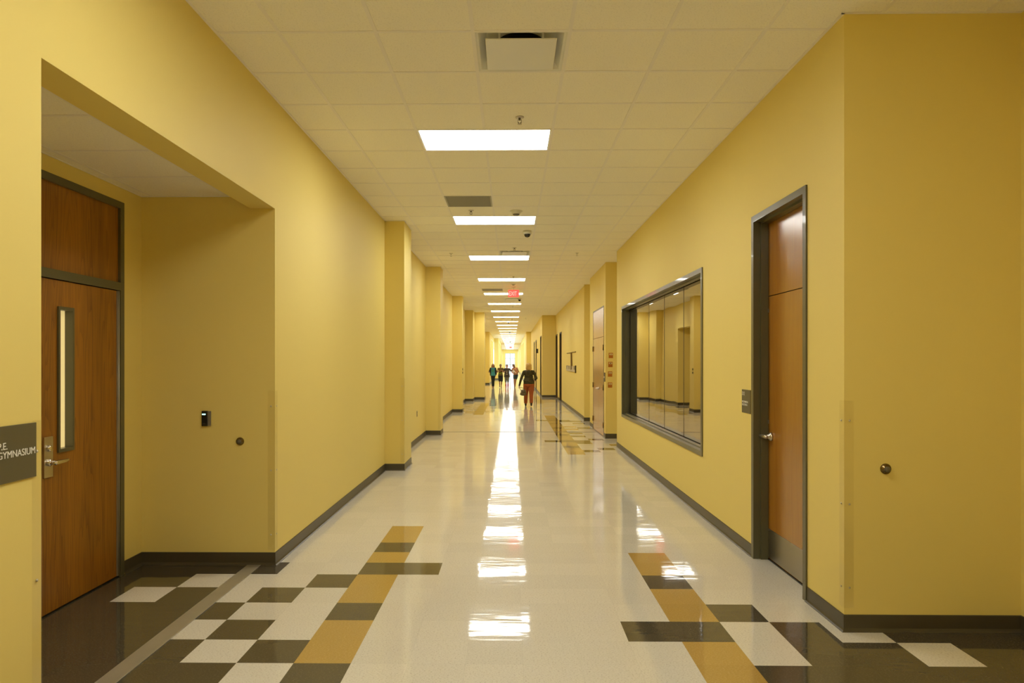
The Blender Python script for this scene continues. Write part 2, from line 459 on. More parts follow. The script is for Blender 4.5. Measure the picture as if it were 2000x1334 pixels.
# split so that the alcove fronts get headers and the gym door gets its hole
gd0, gd1, gdz = 4.13, 5.145, 2.795      # gym door rough opening in the alcove side wall
wall_run(mb, leftA[:4])
mb.quad((NX, Y1a, 0), (NX, gd0, 0), (NX, gd0, ZN), (NX, Y1a, ZN)); mb.quad((NX, gd1, 0), (NX, Y1b, 0), (NX, Y1b, ZN), (NX, gd1, ZN)); mb.quad((NX, gd0, gdz), (NX, gd1, gdz), (NX, gd1, ZN), (NX, gd0, ZN))
wall_run(mb, leftA[4:])
wall_run(mb, [(XL, Y2a), (XL, Y2a)][:1] + [])
for a, b in ((Y1a, Y1b), (Y2a, Y2b)):
    mb.box(XL - HT, XL, a, b, ZH, ZC)
wall_run(mb, leftB); wall_run(mb, leftC)
# window bays beyond 52 m; last one added, unseen, to brighten the far end
for x, a, b in ((-1.53, 52.0, 61.0), (-1.135, 64.0, 76.0), (-1.62, 84.0, YE)):
    mb.quad((x, a, 0), (x, b, 0), (x, b, .5), (x, a, .5)); mb.quad((x, a, 3.3), (x, b, 3.3), (x, b, ZC), (x, a, ZC))
    k = a
    while k < b:
        mb.box(x - .15, x, k, k + .35, .5, 3.3); k += 3.0
structure(mb.done('wall_left', M['wall'], recalc=False), 'long yellow left wall with square piers and the gymnasium alcove', 'wall')

DR = (4.623, 5.667, 2.785)        # near right door opening (outer frame)
WN = (7.13, 12.32, .622, 2.578)   # interior window
XM = 2.60
rightA = [(3.02, -6.2), (3.02, 4.115), (XR, 4.115)]
rightB = [(XR, 12.93), (XM, 12.93), (XM, 14.36), (1.962, 14.36)]
rightC = [(1.962, 17.2), (XM, 17.2), (XM, 18.5), (1.955, 18.5)]
XF = 1.985
XB = 1.375
mb = MB()
wall_run(mb, rightA)
def panel(x, y0, y1, holes):
    """wall in plane x from y0 to y1 with rectangular holes (ya, yb, za, zb)"""
    y = y0
    for ya, yb, za, zb in sorted(holes):
        mb.quad((x, y, 0), (x, ya, 0), (x, ya, ZC), (x, y, ZC))
        if za > 0: mb.quad((x, ya, 0), (x, yb, 0), (x, yb, za), (x, ya, za))
        mb.quad((x, ya, zb), (x, yb, zb), (x, yb, ZC), (x, ya, ZC)); y = yb
    mb.quad((x, y, 0), (x, y1, 0), (x, y1, ZC), (x, y, ZC))
panel(XR, 4.115, 12.93, [(DR[0] + .01, DR[1] - .01, 0, DR[2] - .01), (WN[0] + .01, WN[1] - .01, WN[2] + .01, WN[3] - .01)])
wall_run(mb, rightB)
D2 = (14.60, 16.50, 2.79)
panel(1.962, 14.36, 17.2, [(D2[0] + .01, D2[1] - .01, 0, D2[2] - .01)])
wall_run(mb, rightC)
farR = [(27.2, 28.25), (29.6, 30.65)]
wall_run(mb, [(1.955, 18.5), (XF, 18.6)])
panel(XF, 18.6, 30.8, [(a + .01, b - .01, 0, 2.77) for a, b in farR])
wall_run(mb, [(XF, 30.8), (XB, 30.8)])
farB = [(31.5, 32.55), (37.6, 38.65), (40.7, 41.75)]
panel(XB, 30.8, 47.95, [(a + .01, b - .01, 0, 2.77) for a, b in farB])
wall_run(mb, [(XB, 47.95), (1.05, 47.95), (1.05, 58.0)])
for x, a, b in ((1.05, 58.0, 76.0), (1.16, 100.0, YE)):  # farther bay is an added opening that brightens the corridor end
    mb.quad((x, a, 0), (x, b, 0), (x, b, .5), (x, a, .5)); mb.quad((x, a, 3.3), (x, b, 3.3), (x, b, ZC), (x, a, ZC))
    k = a
    while k < b:
        mb.box(x, x + .15, k, k + .5, .5, 3.3); k += 3.0
wall_run(mb, [(1.05, 76.0), (1.16, 76.0), (1.16, 100.0)])
structure(mb.done('wall_right', M['wall'], recalc=False), 'long yellow right wall with a window, doors and shallow recesses', 'wall')

mb = MB()
ex0, ex1, ez = -1.05, .62, 3.0
mb.quad((-1.62, YE, 0), (ex0, YE, 0), (ex0, YE, ZC), (-1.62, YE, ZC)); mb.quad((ex1, YE, 0), (1.16, YE, 0), (1.16, YE, ZC), (ex1, YE, ZC)); mb.quad((ex0, YE, ez), (ex1, YE, ez), (ex1, YE, ZC), (ex0, YE, ZC))
structure(mb.done('wall_back', M['wall']), 'small yellow wall closing the far end of the corridor', 'wall')
mb = MB(); mb.quad((XL, -6.2, 0), (3.02, -6.2, 0), (3.02, -6.2, ZC), (XL, -6.2, ZC))
structure(mb.done('wall_front', M['wall']), 'yellow wall behind the viewer', 'wall')

# wall angle trim at the ceiling
mb = MB()
for pts, sd in ((leftA, -1), (rightA, 1)):
    pass
for a, b in ((-6.2, 10.10), (10.8, 14.97), (15.5, 21.66), (22.18, 27.75), (30.0, 48.0)):
    mb.box(XL, XL + .018, a, b, ZC - .005, ZC - .0005)
for c in cols: mb.box(XL, c[2] + .018, c[0] - .018, c[0], ZC - .005, ZC - .0005); mb.box(c[2], c[2] + .018, c[0], c[1], ZC - .005, ZC - .0005)
mb.box(XR - .018, XR, 4.10, 12.93, ZC - .005, ZC - .0005); mb.box(XR - .018, 3.02, 4.097, 4.115, ZC - .005, ZC - .0005); mb.box(1.944, 1.962, 14.36, 17.2, ZC - .005, ZC - .0005); mb.box(XF - .018, XF, 18.5, 30.8, ZC - .005, ZC - .0005)
structure(mb.done('trim_2', M['tbar']), 'thin pale angle strip where the walls meet the ceiling', 'ceiling trim')

# cove base
mb = MB()
base_run(mb, [(XL, -6.2), (XL, Y1a), (NX, Y1a), (NX, gd0 - .0)], -1)
base_run(mb, [(NX, gd1), (NX, Y1b), (XL, Y1b)] + colpts(c1) + colpts(c2) + colpts(c3) + [(XL, Y2a), (NX, Y2a), (NX, Y2b), (XL, Y2b), (XL, 27.75), (-1.55, 27.75), (-1.55, 28.95), (-1.136, 28.95), (-1.136, 30.0), (XL, 30.0), (XL, 48.0), (-1.53, 48.0), (-1.53, 61), (-1.135, 61), (-1.135, 78), (-1.62, 78), (-1.62, YE)], -1)
structure(mb.done('baseboard_left', M['base']), 'dark olive rubber base along the left wall and piers', 'baseboard')
mb = MB()
base_run(mb, [(3.02, -6.2), (3.02, 4.115), (XR, 4.115), (XR, DR[0])], 1)
base_run(mb, [(XR, DR[1]), (XR, 12.93), (XM, 12.93), (XM, 14.36), (1.962, 14.36), (1.962, D2[0])], 1)
base_run(mb, [(1.962, D2[1]), (1.962, 17.2), (XM, 17.2), (XM, 18.5), (1.955, 18.5), (XF, 18.6), (XF, farR[0][0])], 1)
base_run(mb, [(XF, farR[0][1]), (XF, farR[1][0])], 1); base_run(mb, [(XF, farR[1][1]), (XF, 30.8), (XB, 30.8), (XB, farB[0][0])], 1)
base_run(mb, [(XB, farB[0][1]), (XB, farB[1][0])], 1); base_run(mb, [(XB, farB[1][1]), (XB, farB[2][0])], 1)
base_run(mb, [(XB, farB[2][1]), (XB, 47.95), (1.05, 47.95), (1.05, 76), (1.16, 76), (1.16, YE)], 1)
structure(mb.done('baseboard_right', M['base']), 'dark olive rubber base along the right wall', 'baseboard')

# alcove ceilings
for nm, a, b, lab in (('ceiling_alcove', Y1a, Y1b, 'low tiled ceiling inside the gymnasium alcove'), ('ceiling_alcove', Y2a, Y2b, 'low tiled ceiling inside the farther left alcove')):
    mb = MB(); mb.box(NX, XL - HT, a, b, ZN, ZN + .02, M['ceil'])
    mb.box(NX, XL - HT, a, b, ZN + .02, ZN + .03, M['ceil'])
    for x in (-2.83, -2.22): mb.box(x - .011, x + .011, a, b, ZN - .003, ZN, M['tbar'])
    k = b - .58
    while k > a: mb.box(NX, XL - HT, k - .011, k + .011, ZN - .0026, ZN, M['tbar']); k -= .605
    mb.box(NX, NX + .012, a, b, ZN - .004, ZN - .0005, M['tbar']); mb.box(NX, XL - HT, b - .012, b, ZN - .004, ZN - .0005, M['tbar'])
    structure(mb.done(nm), lab, 'ceiling')

# ------------------------------------------------------------------ lever handle pieces
def lever_set(parent, x, y, z, sx, dy):
    """rose and lever on a leaf face at x; sx = side it projects to, dy = way the lever points"""
    mb = MB(); mb.lathe([(.0, 0), (.034, 0), (.034, .010 * sx), (.026, .018 * sx), (.017, .022 * sx), (.016, .050 * sx), (0.0, .050 * sx)], 'X', (x, y, z))
    r = mb.done('lever_rose', M['nickel'], parent)
    mb = MB()
    pts = [((x + .048 * sx, y - dy * .012, z), .018), ((x + .058 * sx, y + dy * .03, z + .001), .0155), ((x + .062 * sx, y + dy * .07, z), .0135), ((x + .056 * sx, y + dy * .105, z + .003), .012), ((x + .042 * sx, y + dy * .125, z + .005), .011)]
    mb.limb(pts)
    mb.done('lever', M['nickel'], r, remesh=.0022)
    return r

# ------------------------------------------------------------------ door 1 (gymnasium)
d = thing('door_1', 'oak veneer gymnasium door with narrow upright glass slot in the left alcove', 'door', (NX, 4.64, 0)); d['kind'] = 'structure'
def local(o, base):      # keep world coordinates while parenting to an unrotated empty
    return o
def dp(mb, name, mat, parent, root):
    o = mb.done(name, mat, parent)
    if parent is root: o.location = (-root.location.x, -root.location.y, -root.location.z)
    return o
mb = MB()
fw = .05
for y0, y1 in ((gd0, gd0 + fw), (gd1 - fw, gd1)): mb.box(NX - .13, NX + .008, y0, y1, 0, gdz)
mb.box(NX - .13, NX + .008, gd0 + fw, gd1 - fw, gdz - fw, gdz); mb.box(NX - .13, NX + .008, gd0 + fw, gd1 - fw, 2.133, 2.192)
fr = dp(mb, 'door_frame', M['frame'], d, d)
mb = MB(); mb.box(NX - .128, NX - .12, gd0, gd1, 0, gdz); dp(mb, 'door_stop_backing', M['gap'], d, d)  # added sheet that keeps sky light out of the door gaps
mb = MB(); mb.box(NX - .028, NX - .012, gd0 + fw, gd1 - fw, 2.192, gdz - fw); dp(mb, 'transom_panel', M['oak'], d, d)
mb = MB()
ly0, ly1 = gd0 + fw + .003, gd1 - fw - .028
wy0, wy1, wz0, wz1 = 4.40, 4.56, 1.015, 1.96
for a in ((ly0, wy0, .012, 2.128), (wy1, ly1, .012, 2.128), (wy0, wy1, .012, wz0), (wy0, wy1, wz1, 2.128)):
    mb.box(NX - .052, NX - .008, *a)
lf = dp(mb, 'door_leaf', M['oak'], d, d)
mb = MB()
for a in ((wy0, wy0 + .018, wz0, wz1), (wy1 - .018, wy1, wz0, wz1), (wy0 + .018, wy1 - .018, wz0, wz0 + .022), (wy0 + .018, wy1 - .018, wz1 - .022, wz1)):
    mb.box(NX - .062, NX + .004, *a)
mb.done('vision_frame', M['frame'], lf)
mb = MB(); mb.box(NX - .056, NX - .050, wy0 + .01, wy1 - .01, wz0 + .01, wz1 - .01); mb.done('glass_pane', M['lite'], lf)
mb = MB(); mb.box(NX - .012, NX - .001, gd1 - fw - .026, gd1 - fw, .012, 2.128); mb.cyl((NX + .002, gd1 - fw - .013, .012), (NX + .002, gd1 - fw - .013, 2.128), .006, seg=10)
dp(mb, 'continuous_hinge', M['alu'], d, d)
mb = MB(); mb.box(NX - .008, NX + .004, 4.262, 4.345, .872, 1.128, bev=.001); ep = mb.done('escutcheon_plate', M['nickel'], lf)
mb = MB(); mb.lathe([(0, 0), (.021, 0), (.021, .010), (.016, .016), (0, .016)], 'X', (NX + .004, 4.303, 1.055)); mb.box(NX + .019, NX + .021, 4.301, 4.305, 1.047, 1.063); mb.done('lock_cylinder', M['chrome'], ep)
mb = MB(); mb.lathe([(0, 0), (.022, 0), (.022, .012), (.013, .018), (.012, .048), (0, .048)], 'X', (NX + .004, 4.303, .965))
mb.limb([((NX + .050, 4.295, .965), .0155), ((NX + .054, 4.34, .966), .0135), ((NX + .054, 4.39, .966), .012), ((NX + .046, 4.425, .967), .0105)]); mb.done('lever', M['chrome'], ep, remesh=.0022)
mb = MB(); mb.box(NX - .06, NX - .005, gd0 + fw, gd1 - fw, .0005, .009); dp(mb, 'threshold', M['black'], d, d)

# ------------------------------------------------------------------ door 2 (near right)
d = thing('door_2', 'smooth orange-brown wood door with steel kick plate on the near right wall', 'door', (XR, 5.14, 0)); d['kind'] = 'structure'
y0, y1, zt = DR
mb = MB()
for a, b in ((y0, y0 + fw), (y1 - fw, y1)):
    mb.box(XR - .012, XR + .17, a, b, 0, zt)
mb.box(XR - .012, XR + .17, y0 + fw, y1 - fw, zt - fw, zt)
for a, b in ((y0 + fw, y0 + fw + .016), (y1 - fw - .016, y1 - fw)): mb.box(XR + .045, XR + .105, a, b, 0, zt - fw)
mb.box(XR + .045, XR + .105, y0 + fw, y1 - fw, zt - fw - .016, zt - fw)
dp(mb, 'door_frame', M['frame'], d, d)
mb = MB(); mb.box(XR + .16, XR + .168, y0, y1, 0, zt); dp(mb, 'door_stop_backing', M['gap'], d, d)  # added dark sheet, stops sky showing between leaf and transom
mb = MB(); mb.box(XR + .108, XR + .152, y0 + fw + .003, y1 - fw - .003, 2.135, zt - fw); dp(mb, 'transom_panel', M['cherry'], d, d)
mb = MB(); mb.box(XR + .108, XR + .152, y0 + fw + .003, y1 - fw - .003, .012, 2.128); lf = dp(mb, 'door_leaf', M['cherry'], d, d)
mb = MB(); mb.box(XR + .104, XR + .1085, y0 + fw + .012, y1 - fw - .012, .018, .252); kp = mb.done('kick_plate', M['kick'], lf)
mb = MB()
for yy in (y0 + fw + .03, (y0 + y1) / 2, y1 - fw - .03, y1 - fw - .15):
    for zz in (.03, .24): mb.lathe([(0, 0), (.004, 0), (.003, -.002), (0, -.002)], 'X', (XR + .104, yy, zz), seg=8)
mb.done('screws', M['chrome'], kp)
lever_set(lf, XR + .108, y1 - fw - .07, 1.0, -1, 1)
mb = MB(); mb.box(XR + .10, XR + .16, y0 + fw, y1 - fw, .0005, .010); dp(mb, 'threshold', M['black'], d, d)
mb = MB()
for zz in (.0, ): pass
mb.box(XR + .10, XR + .108, y1 - fw - .02, y1 - fw - .004, 2.0, 2.03); mb.box(XR + .10, XR + .108, y1 - fw - .02, y1 - fw - .004, 1.10, 1.13); dp(mb, 'silencer', M['greyp'], d, d)

# ------------------------------------------------------------------ door 3 (mid right double doors)
X3 = 1.962
d = thing('door_3', 'pair of flush orange-brown wood doors with tall transom panel', 'door', (X3, 15.55, 0)); d['kind'] = 'structure'
y0, y1, zt = D2
mb = MB()
for a, b in ((y0, y0 + .03), (y1 - .03, y1)): mb.box(X3 - .008, X3 + .12, a, b, 0, zt)
mb.box(X3 - .008, X3 + .12, y0 + .03, y1 - .03, zt - .03, zt)
dp(mb, 'door_frame', M['frame'], d, d)
mb = MB(); mb.box(X3 + .11, X3 + .118, y0, y1, 0, zt); dp(mb, 'door_stop_backing', M['gap'], d, d)  # added sheet blocking outside light, darkens the gap between the leaves
mb = MB(); mb.box(X3 - .004, X3 + .04, y0 + .034, y1 - .034, 2.14, zt - .033); dp(mb, 'transom_panel', M['cherry'], d, d)
ym = (y0 + y1) / 2
for k, (a, b) in enumerate(((y0 + .036, ym - .006), (ym + .006, y1 - .036))):
    mb = MB(); mb.box(X3 - .004, X3 + .04, a, b, .012, 2.132); lf = dp(mb, 'door_leaf', M['cherry'], d, d)
    hy = a if k == 0 else b
    for zz in (.25, 1.05, 1.9):
        mb = MB(); mb.cyl((X3 - .014, hy, zz - .06), (X3 - .014, hy, zz + .06), .012, seg=12); mb.box(X3 - .010, X3 - .004, hy - .03, hy + .03, zz - .06, zz + .06); mb.done('hinge', M['bronze'], lf)
    if k == 0: lever_set(lf, X3 - .004, ym - .07, 1.0, -1, -1)

# ------------------------------------------------------------------ far right doors
def far_door(n, x, ya, yb, lab):
    d = thing('door_%d' % n, lab, 'door', (x, (ya + yb) / 2, 0)); d['kind'] = 'structure'
    mb = MB()
    for a, b in ((ya, ya + .05), (yb - .05, yb)): mb.box(x - .014, x + .13, a, b, 0, 2.78)
    mb.box(x - .014, x + .13, ya + .05, yb - .05, 2.73, 2.78)
    dp(mb, 'door_frame', M['frame_dark'], d, d)
    mb = MB(); mb.box(x + .122, x + .128, ya, yb, 0, 2.78); dp(mb, 'door_stop_backing', M['gap'], d, d)  # added light-blocking sheet behind the leaf
    mb = MB(); mb.box(x + .08, x + .12, ya + .053, yb - .053, .01, 2.13); lf = dp(mb, 'door_leaf', M['cherry'], d, d)
    mb = MB(); mb.box(x + .08, x + .12, ya + .053, yb - .053, 2.14, 2.73); dp(mb, 'transom_panel', M['cherry'], d, d)
    lever_set(lf, x + .08, ya + .12, 1.0, -1, 1)
M['frame_dark'] = plain('dark_steel_frame', srgb(62, 52, 26), .45)
far_door(4, XF, *farR[0], 'recessed dark-framed door past the wall rack on the right wall')
far_door(5, XF, *farR[1], 'recessed dark-framed door beside the broad right pier')
far_door(6, XB, *farB[0], 'dark-framed door just beyond the broad right pier')
far_door(7, XB, *farB[1], 'dark-framed door behind the walking blond woman')
far_door(8, XB, *farB[2], 'farthest dark-framed door on the right wall')

# ------------------------------------------------------------------ end glass doors
d = thing('door_9', 'glazed daylight double doors with transom at the far corridor end', 'door', (0, YE, 0)); d['kind'] = 'structure'
M['endframe'] = plain('end_frame_aluminium', (.45, .50, .52, 1), .4)
M['endglass'] = clear_plastic('door_glass')
mb = MB(); xm = (ex0 + ex1) / 2
for a, b in ((ex0, ex0 + .06), (ex1 - .06, ex1), (xm - .07, xm + .07)): mb.box(a, b, YE - .03, YE + .08, 0, ez)
for a, b in ((0, .2), (1.02, 1.12), (2.1, 2.2), (ez - .06, ez)): mb.box(ex0, ex1, YE - .028, YE + .078, a, b)
dp(mb, 'door_frame', M['endframe'], d, d)
mb = MB(); mb.box(ex0 + .05, ex1 - .05, YE + .01, YE + .016, .15, ez - .05); dp(mb, 'glass_pane', M['endglass'], d, d)

# ------------------------------------------------------------------ window 1
w = thing('window_1', 'wide steel-framed reflective window on the right wall', 'window', (XR, 9.7, .62)); w['kind'] = 'structure'
wa, wb, wz, wt = WN
mb = MB(); fw2 = .05
for a, b in ((wa, wa + fw2), (wb - fw2, wb)): mb.box(XR - .012, XR + .15, a, b, wz, wt)
for a, b in ((wz, wz + fw2), (wt - fw2, wt)): mb.box(XR - .012, XR + .15, wa + fw2, wb - fw2, a, b)
for a, b in ((wa + fw2, wa + fw2 + .015), (wb - fw2 - .015, wb - fw2)): mb.box(XR + .05, XR + .105, a, b, wz + fw2, wt - fw2)
for a, b in ((wz + fw2, wz + fw2 + .015), (wt - fw2 - .015, wt - fw2)): mb.box(XR + .05, XR + .105, wa + fw2, wb - fw2, a, b)
dp(mb, 'window_frame', M['frame'], w, w)
seams = [7.36, 8.41, 9.47, 10.52, 11.61]
edges = [wa + fw2] + seams[1:] + [wb - fw2]
mb = MB()
for a, b in zip(edges, edges[1:]): mb.box(XR + .122, XR + .13, a + .002, b - .002, wz + fw2, wt - fw2)
gp = dp(mb, 'glass_pane', M['mirror'], w, w)
mb = MB()
for s_ in seams[1:]: mb.box(XR + .1195, XR + .131, s_ - .004, s_ + .004, wz + fw2, wt - fw2)
mb.done('glass_seam', M['seam'], gp)
mb = MB(); mb.box(XR + .15, XR + .158, wa, wb, wz, wt); dp(mb, 'backing_panel', M['gap'], w, w)

# ------------------------------------------------------------------ floor strips
o = MB().box(-2.075, -1.967, Y1a - 3.0, Y1b, .0, .006, bev=.002).done('floor_joint_cover', M['alu'])
tag(o, 'flat aluminium strip on the floor across the gymnasium alcove mouth', 'floor strip')
o = MB().box(-1.545, XR, 15.64, 15.665, 0, .004).done('floor_expansion_joint', M['duct'])
tag(o, 'thin dark joint strip crossing the corridor floor before the double doors', 'floor strip')

# ------------------------------------------------------------------ signs
s = thing('room_sign', 'large olive P.E. gymnasium room sign on the near left wall', 'sign', (XL, 2.554, 1.26))
mb = MB(); mb.box(0, .007, -.114, .114, -.105, .106, bev=.001); s = mb.done('sign_plate', M['sign'], s)
text('P.E.', .037, 'lettering', M['letter'], s, (.0075, -.091, .020), 'left', xs=.93)
text('GYMNASIUM', .037, 'lettering', M['letter'], s, (.0075, -.091, -.013), 'left', xs=.93)
s = thing('room_sign', 'small olive mechanical and electrical room sign beside the near right door', 'sign', (XR, 5.81, 1.268))
mb = MB(); mb.box(-.006, 0, -.105, .105, -.098, .098, bev=.001); s = mb.done('sign_plate', M['sign'], s)
text('312', .044, 'lettering', M['letter'], s, (-.0065, .096, .050), 'right')
text('MECHANICAL', .024, 'lettering', M['letter'], s, (-.0065, .096, -.012), 'right')
text('ELECTRICAL', .024, 'lettering', M['letter'], s, (-.0065, .096, -.036), 'right')
s = thing('room_sign', 'narrow dark room sign beside the double doors', 'sign', (X3, 14.475, 1.275))
mb = MB(); mb.box(-.012, 0, -.08, .08, -.095, .095, bev=.001); mb.done('sign_plate', M['frame_dark'], s)
mb = MB(); mb.box(-.0135, -.012, -.05, .06, -.018, .018); mb.done('sign_band', M['letter'], s)

# four orange notices on the pier by the double doors
for k, (x, z, w_) in enumerate(((2.072, 1.728, 'topmost'), (2.062, 1.541, 'second from the top'), (2.055, 1.342, 'third from the top'), (2.055, 1.113, 'lowest'))):
    n = thing('wall_notice', 'orange square notice on the right pier, %s of four' % w_, 'notice', (x, 14.36, z), 0, 'orange notices on the right pier')
    n = MB().box(-.045, .045, -.004, 0, -.055, .055, bev=.001).done('notice_plate', M['orange'], n)
    MB().box(-.030, .036, -.0048, -.004, .008, .040).done('notice_header', M['cream'], n)
    if k in (0, 3): MB().box(-.012, .020, -.0054, -.0048, .018, .026).done('printed_line', M['sign'], n)
    elif k == 1: MB().box(-.010, .014, -.0054, -.0048, .014, .034).done('printed_line', M['sign'], n)
    else: MB().box(-.026, .032, -.0054, -.0048, .020, .026).done('printed_line', M['sign'], n)

# ------------------------------------------------------------------ small wall devices
c = thing('card_reader', 'black card reader with lit green bar on the alcove wall', 'card reader', (-2.40, Y1b, 1.155))
rb = MB().box(-.034, .010, -.024, 0, -.060, .060, bev=.003).done('reader_body', M['black'], c)
MB().box(.010, .033, -.018, 0, -.058, .058, bev=.002).done('side_cover', M['greyp'], c)
MB().box(-.028, -.002, -.0255, -.024, .030, .038).done('status_light', M['led'], rb)
MB().box(-.024, -.004, -.0248, -.024, -.040, -.038).done('printed_line', M['greyp'], rb)
def wall_stop(x, y, z, lab):
    s = thing('door_stop', lab, 'door stop', (x, y, z))
    MB().lathe([(0, 0), (.032, 0), (.032, -.005), (.028, -.012), (.020, -.016), (.019, -.020), (0, -.020)], 'Y').done('metal_cup', M['bronze'], s)
    MB().lathe([(0, -.018), (.018, -.018), (.0175, -.024), (.012, -.029), (0, -.030)], 'Y').done('rubber_pad', M['rubber'], s)
wall_stop(-2.138, Y1b, .974, 'round bronze wall door stop below the black card reader')
wall_stop(2.222, 4.115, .966, 'round bronze wall door stop on the near right wall')
def guard(x, y, sx, z0, z1, lab, w_=.055, near=True):
    """clear L-shaped guard on a corner at (x,y): one leaf along the wall face that looks down the hall, one on the face toward the camera.
    sx=+1: solid lies to the -X side"""
    g = thing('corner_guard', lab, 'corner guard', (x, y, 0), 0, 'clear corner guards')
    t = .003; sy = -1 if near else 1
    mb = MB()
    e = .001
    mb.box(sx * e, sx * t, sy * t, -sy * w_, z0, z1)
    mb.box(-sx * w_, sx * e, sy * e, sy * t, z0, z1)
    mb.done('guard_sheet', M['plastic'], g)
    for zz in (z0 + .12, (z0 + z1) / 2, z1 - .12):
        MB().lathe([(0, 0), (.006, 0), (.005, sx * .003), (0, sx * .003)], 'X', (sx * t, -sy * w_ * .55, zz), seg=10).done('screw', M['nickel'], g)
        MB().lathe([(0, 0), (.006, 0), (.005, sy * .003), (0, sy * .003)], 'Y', (-sx * w_ * .55, sy * t, zz), seg=10).done('screw', M['nickel'], g)
guard(XL, Y1a, 1, .12, 1.372, 'clear plastic corner guard touching the olive gymnasium sign', near=False)
guard(XL, Y1b, 1, .12, 1.372, 'clear plastic corner guard at the far edge of the gymnasium alcove')
guard(c1[2], c1[0], 1, .12, 1.36, 'clear plastic corner guard on the nearest left pier')
guard(c2[2], c2[0], 1, .12, 1.36, 'clear plastic corner guard on the second left pier')
guard(XR, 4.115, -1, .14, 1.372, 'clear plastic corner guard on the near right corner by the bronze stop')
o = thing('wall_outlet', 'small socket plate low on the left wall between the first two piers', 'outlet', (XL, 13.56, .57))
MB().box(0, .005, -.036, .036, -.058, .058, bev=.001).done('cover_plate', M['greyp'], o)
MB().box(.005, .007, -.016, .016, .008, .040).done('socket', M['black'], o); MB().box(.005, .007, -.016, .016, -.040, -.008).done('socket', M['black'], o)
o = thing('key_switch', 'tiny dark switch plate on the third left pier', 'switch', (c3[2], 21.80, 1.30))
MB().box(0, .012, -.05, .05, .02, .09, bev=.002).done('switch_plate', M['black'], o)
MB().box(0, .012, -.05, .05, -.08, -.02, bev=.002).done('switch_plate', M['black'], o)

o = thing('projecting_sign', 'tiny dark sign standing out from the right wall between far doors', 'sign', (XB, 35.2, 2.13))
MB().box(-.10, 0, -.01, .01, -.10, .12, bev=.003).done('sign_plate', M['frame_dark'], o)
MB().box(-.012, 0, -.03, .03, -.08, .08, bev=.002).done('wall_bracket', M['greyp'], o)
# wall rack with leaflets
r = thing('leaflet_rack', 'thin T-shaped wall rack over a row of pale papers on the right wall', 'wall rack', (XF, 22.6, 1.3))
MB().box(-.03, 0, -1.45, -.18, .59, .612).box(-.03, 0, .35, 1.75, .58, .602).done('top_rail', M['brown'], r)
mb = MB()
vs = [(-.035, -.02, .60), (-.035, -.10, .60), (-.05, -.02, .02), (-.05, -.22, .02)]
mb.bm.verts.ensure_lookup_table()
P = [(0, .0, .60), (0, -.12, .60), (0, -.26, .03), (0, .02, .03)]
f1 = [mb.bm.verts.new((-.005, y, z)) for _, y, z in P]; f2 = [mb.bm.verts.new((-.045, y, z)) for _, y, z in P]
mb.bm.faces.new(f1); mb.bm.faces.new(f2)
for k in range(4): mb.bm.faces.new((f1[k], f1[(k + 1) % 4], f2[(k + 1) % 4], f2[k]))
mb.done('stem', M['brown'], r)
MB().box(-.02, 0, -1.5, 1.8, -.02, .00).box(-.04, -.035, -1.5, 1.8, -.02, .05).done('holder_tray', M['paper'], r)
yy = -1.35
k = 0
while yy < 1.65:
    h = .15 + .03 * random.random()
    MB().box(-.034, -.006, yy, yy + .27, .002, h).done('leaflet', M['paper'] if k % 3 else M['greyp'], r); yy += .33; k += 1
MB().box(-.04, 0, -1.54, -1.47, -.05, .18).done('end_bracket', M['frame_dark'], r)

# ------------------------------------------------------------------ ceiling fittings
def far_word(k):
    ones = ['', 'first', 'second', 'third', 'fourth', 'fifth', 'sixth', 'seventh', 'eighth', 'ninth', 'tenth', 'eleventh', 'twelfth', 'thirteenth', 'fourteenth', 'fifteenth', 'sixteenth', 'seventeenth', 'eighteenth', 'nineteenth']
    if k < 20: return ones[k]
    t = {2: 'twenty', 3: 'thirty'}[k // 10]
    return {2: 'twentieth', 3: 'thirtieth'}[k // 10] if k % 10 == 0 else t + '-' + ones[k % 10]
lamp = thing('ceiling_light', '', 'ceiling light', (0, 0, 0), 0, 'recessed lights in a row down the corridor')
mb = MB(); a = 1.2192 / 2; b = .6096 / 2; i = .022
for q in ((-a, -a + i, -b, b), (a - i, a, -b, b), (-a + i, a - i, -b, -b + i), (-a + i, a - i, b - i, b)):
    mb.box(q[0], q[1], q[2], q[3], -.001, .034)
mb.done('light_frame', M['offwhite'], lamp)
MB().box(-a + i, a - i, -b + i, b - i, .022, .026).done('diffuser', M['lamp'], lamp)
MB().box(-a, a, -b, b, .034, .038).done('housing', M['offwhite'], lamp)
k = 0
for n in range(-3, 31):
    y = GY + n * 12 * T + b
    if y > YE - .4: break
    o = lamp if n == -3 else copy_tree(lamp)
    o.location = (GX + a, y, ZC)
    if n < 0: o['label'] = 'bright recessed ceiling light overhead, outside the top of the photo'
    else: o['label'] = 'bright recessed ceiling light, %s nearest of the long row' % (far_word(n + 1) if n else '')
    if n == 0: o['label'] = 'large bright recessed ceiling light, nearest of the long row'

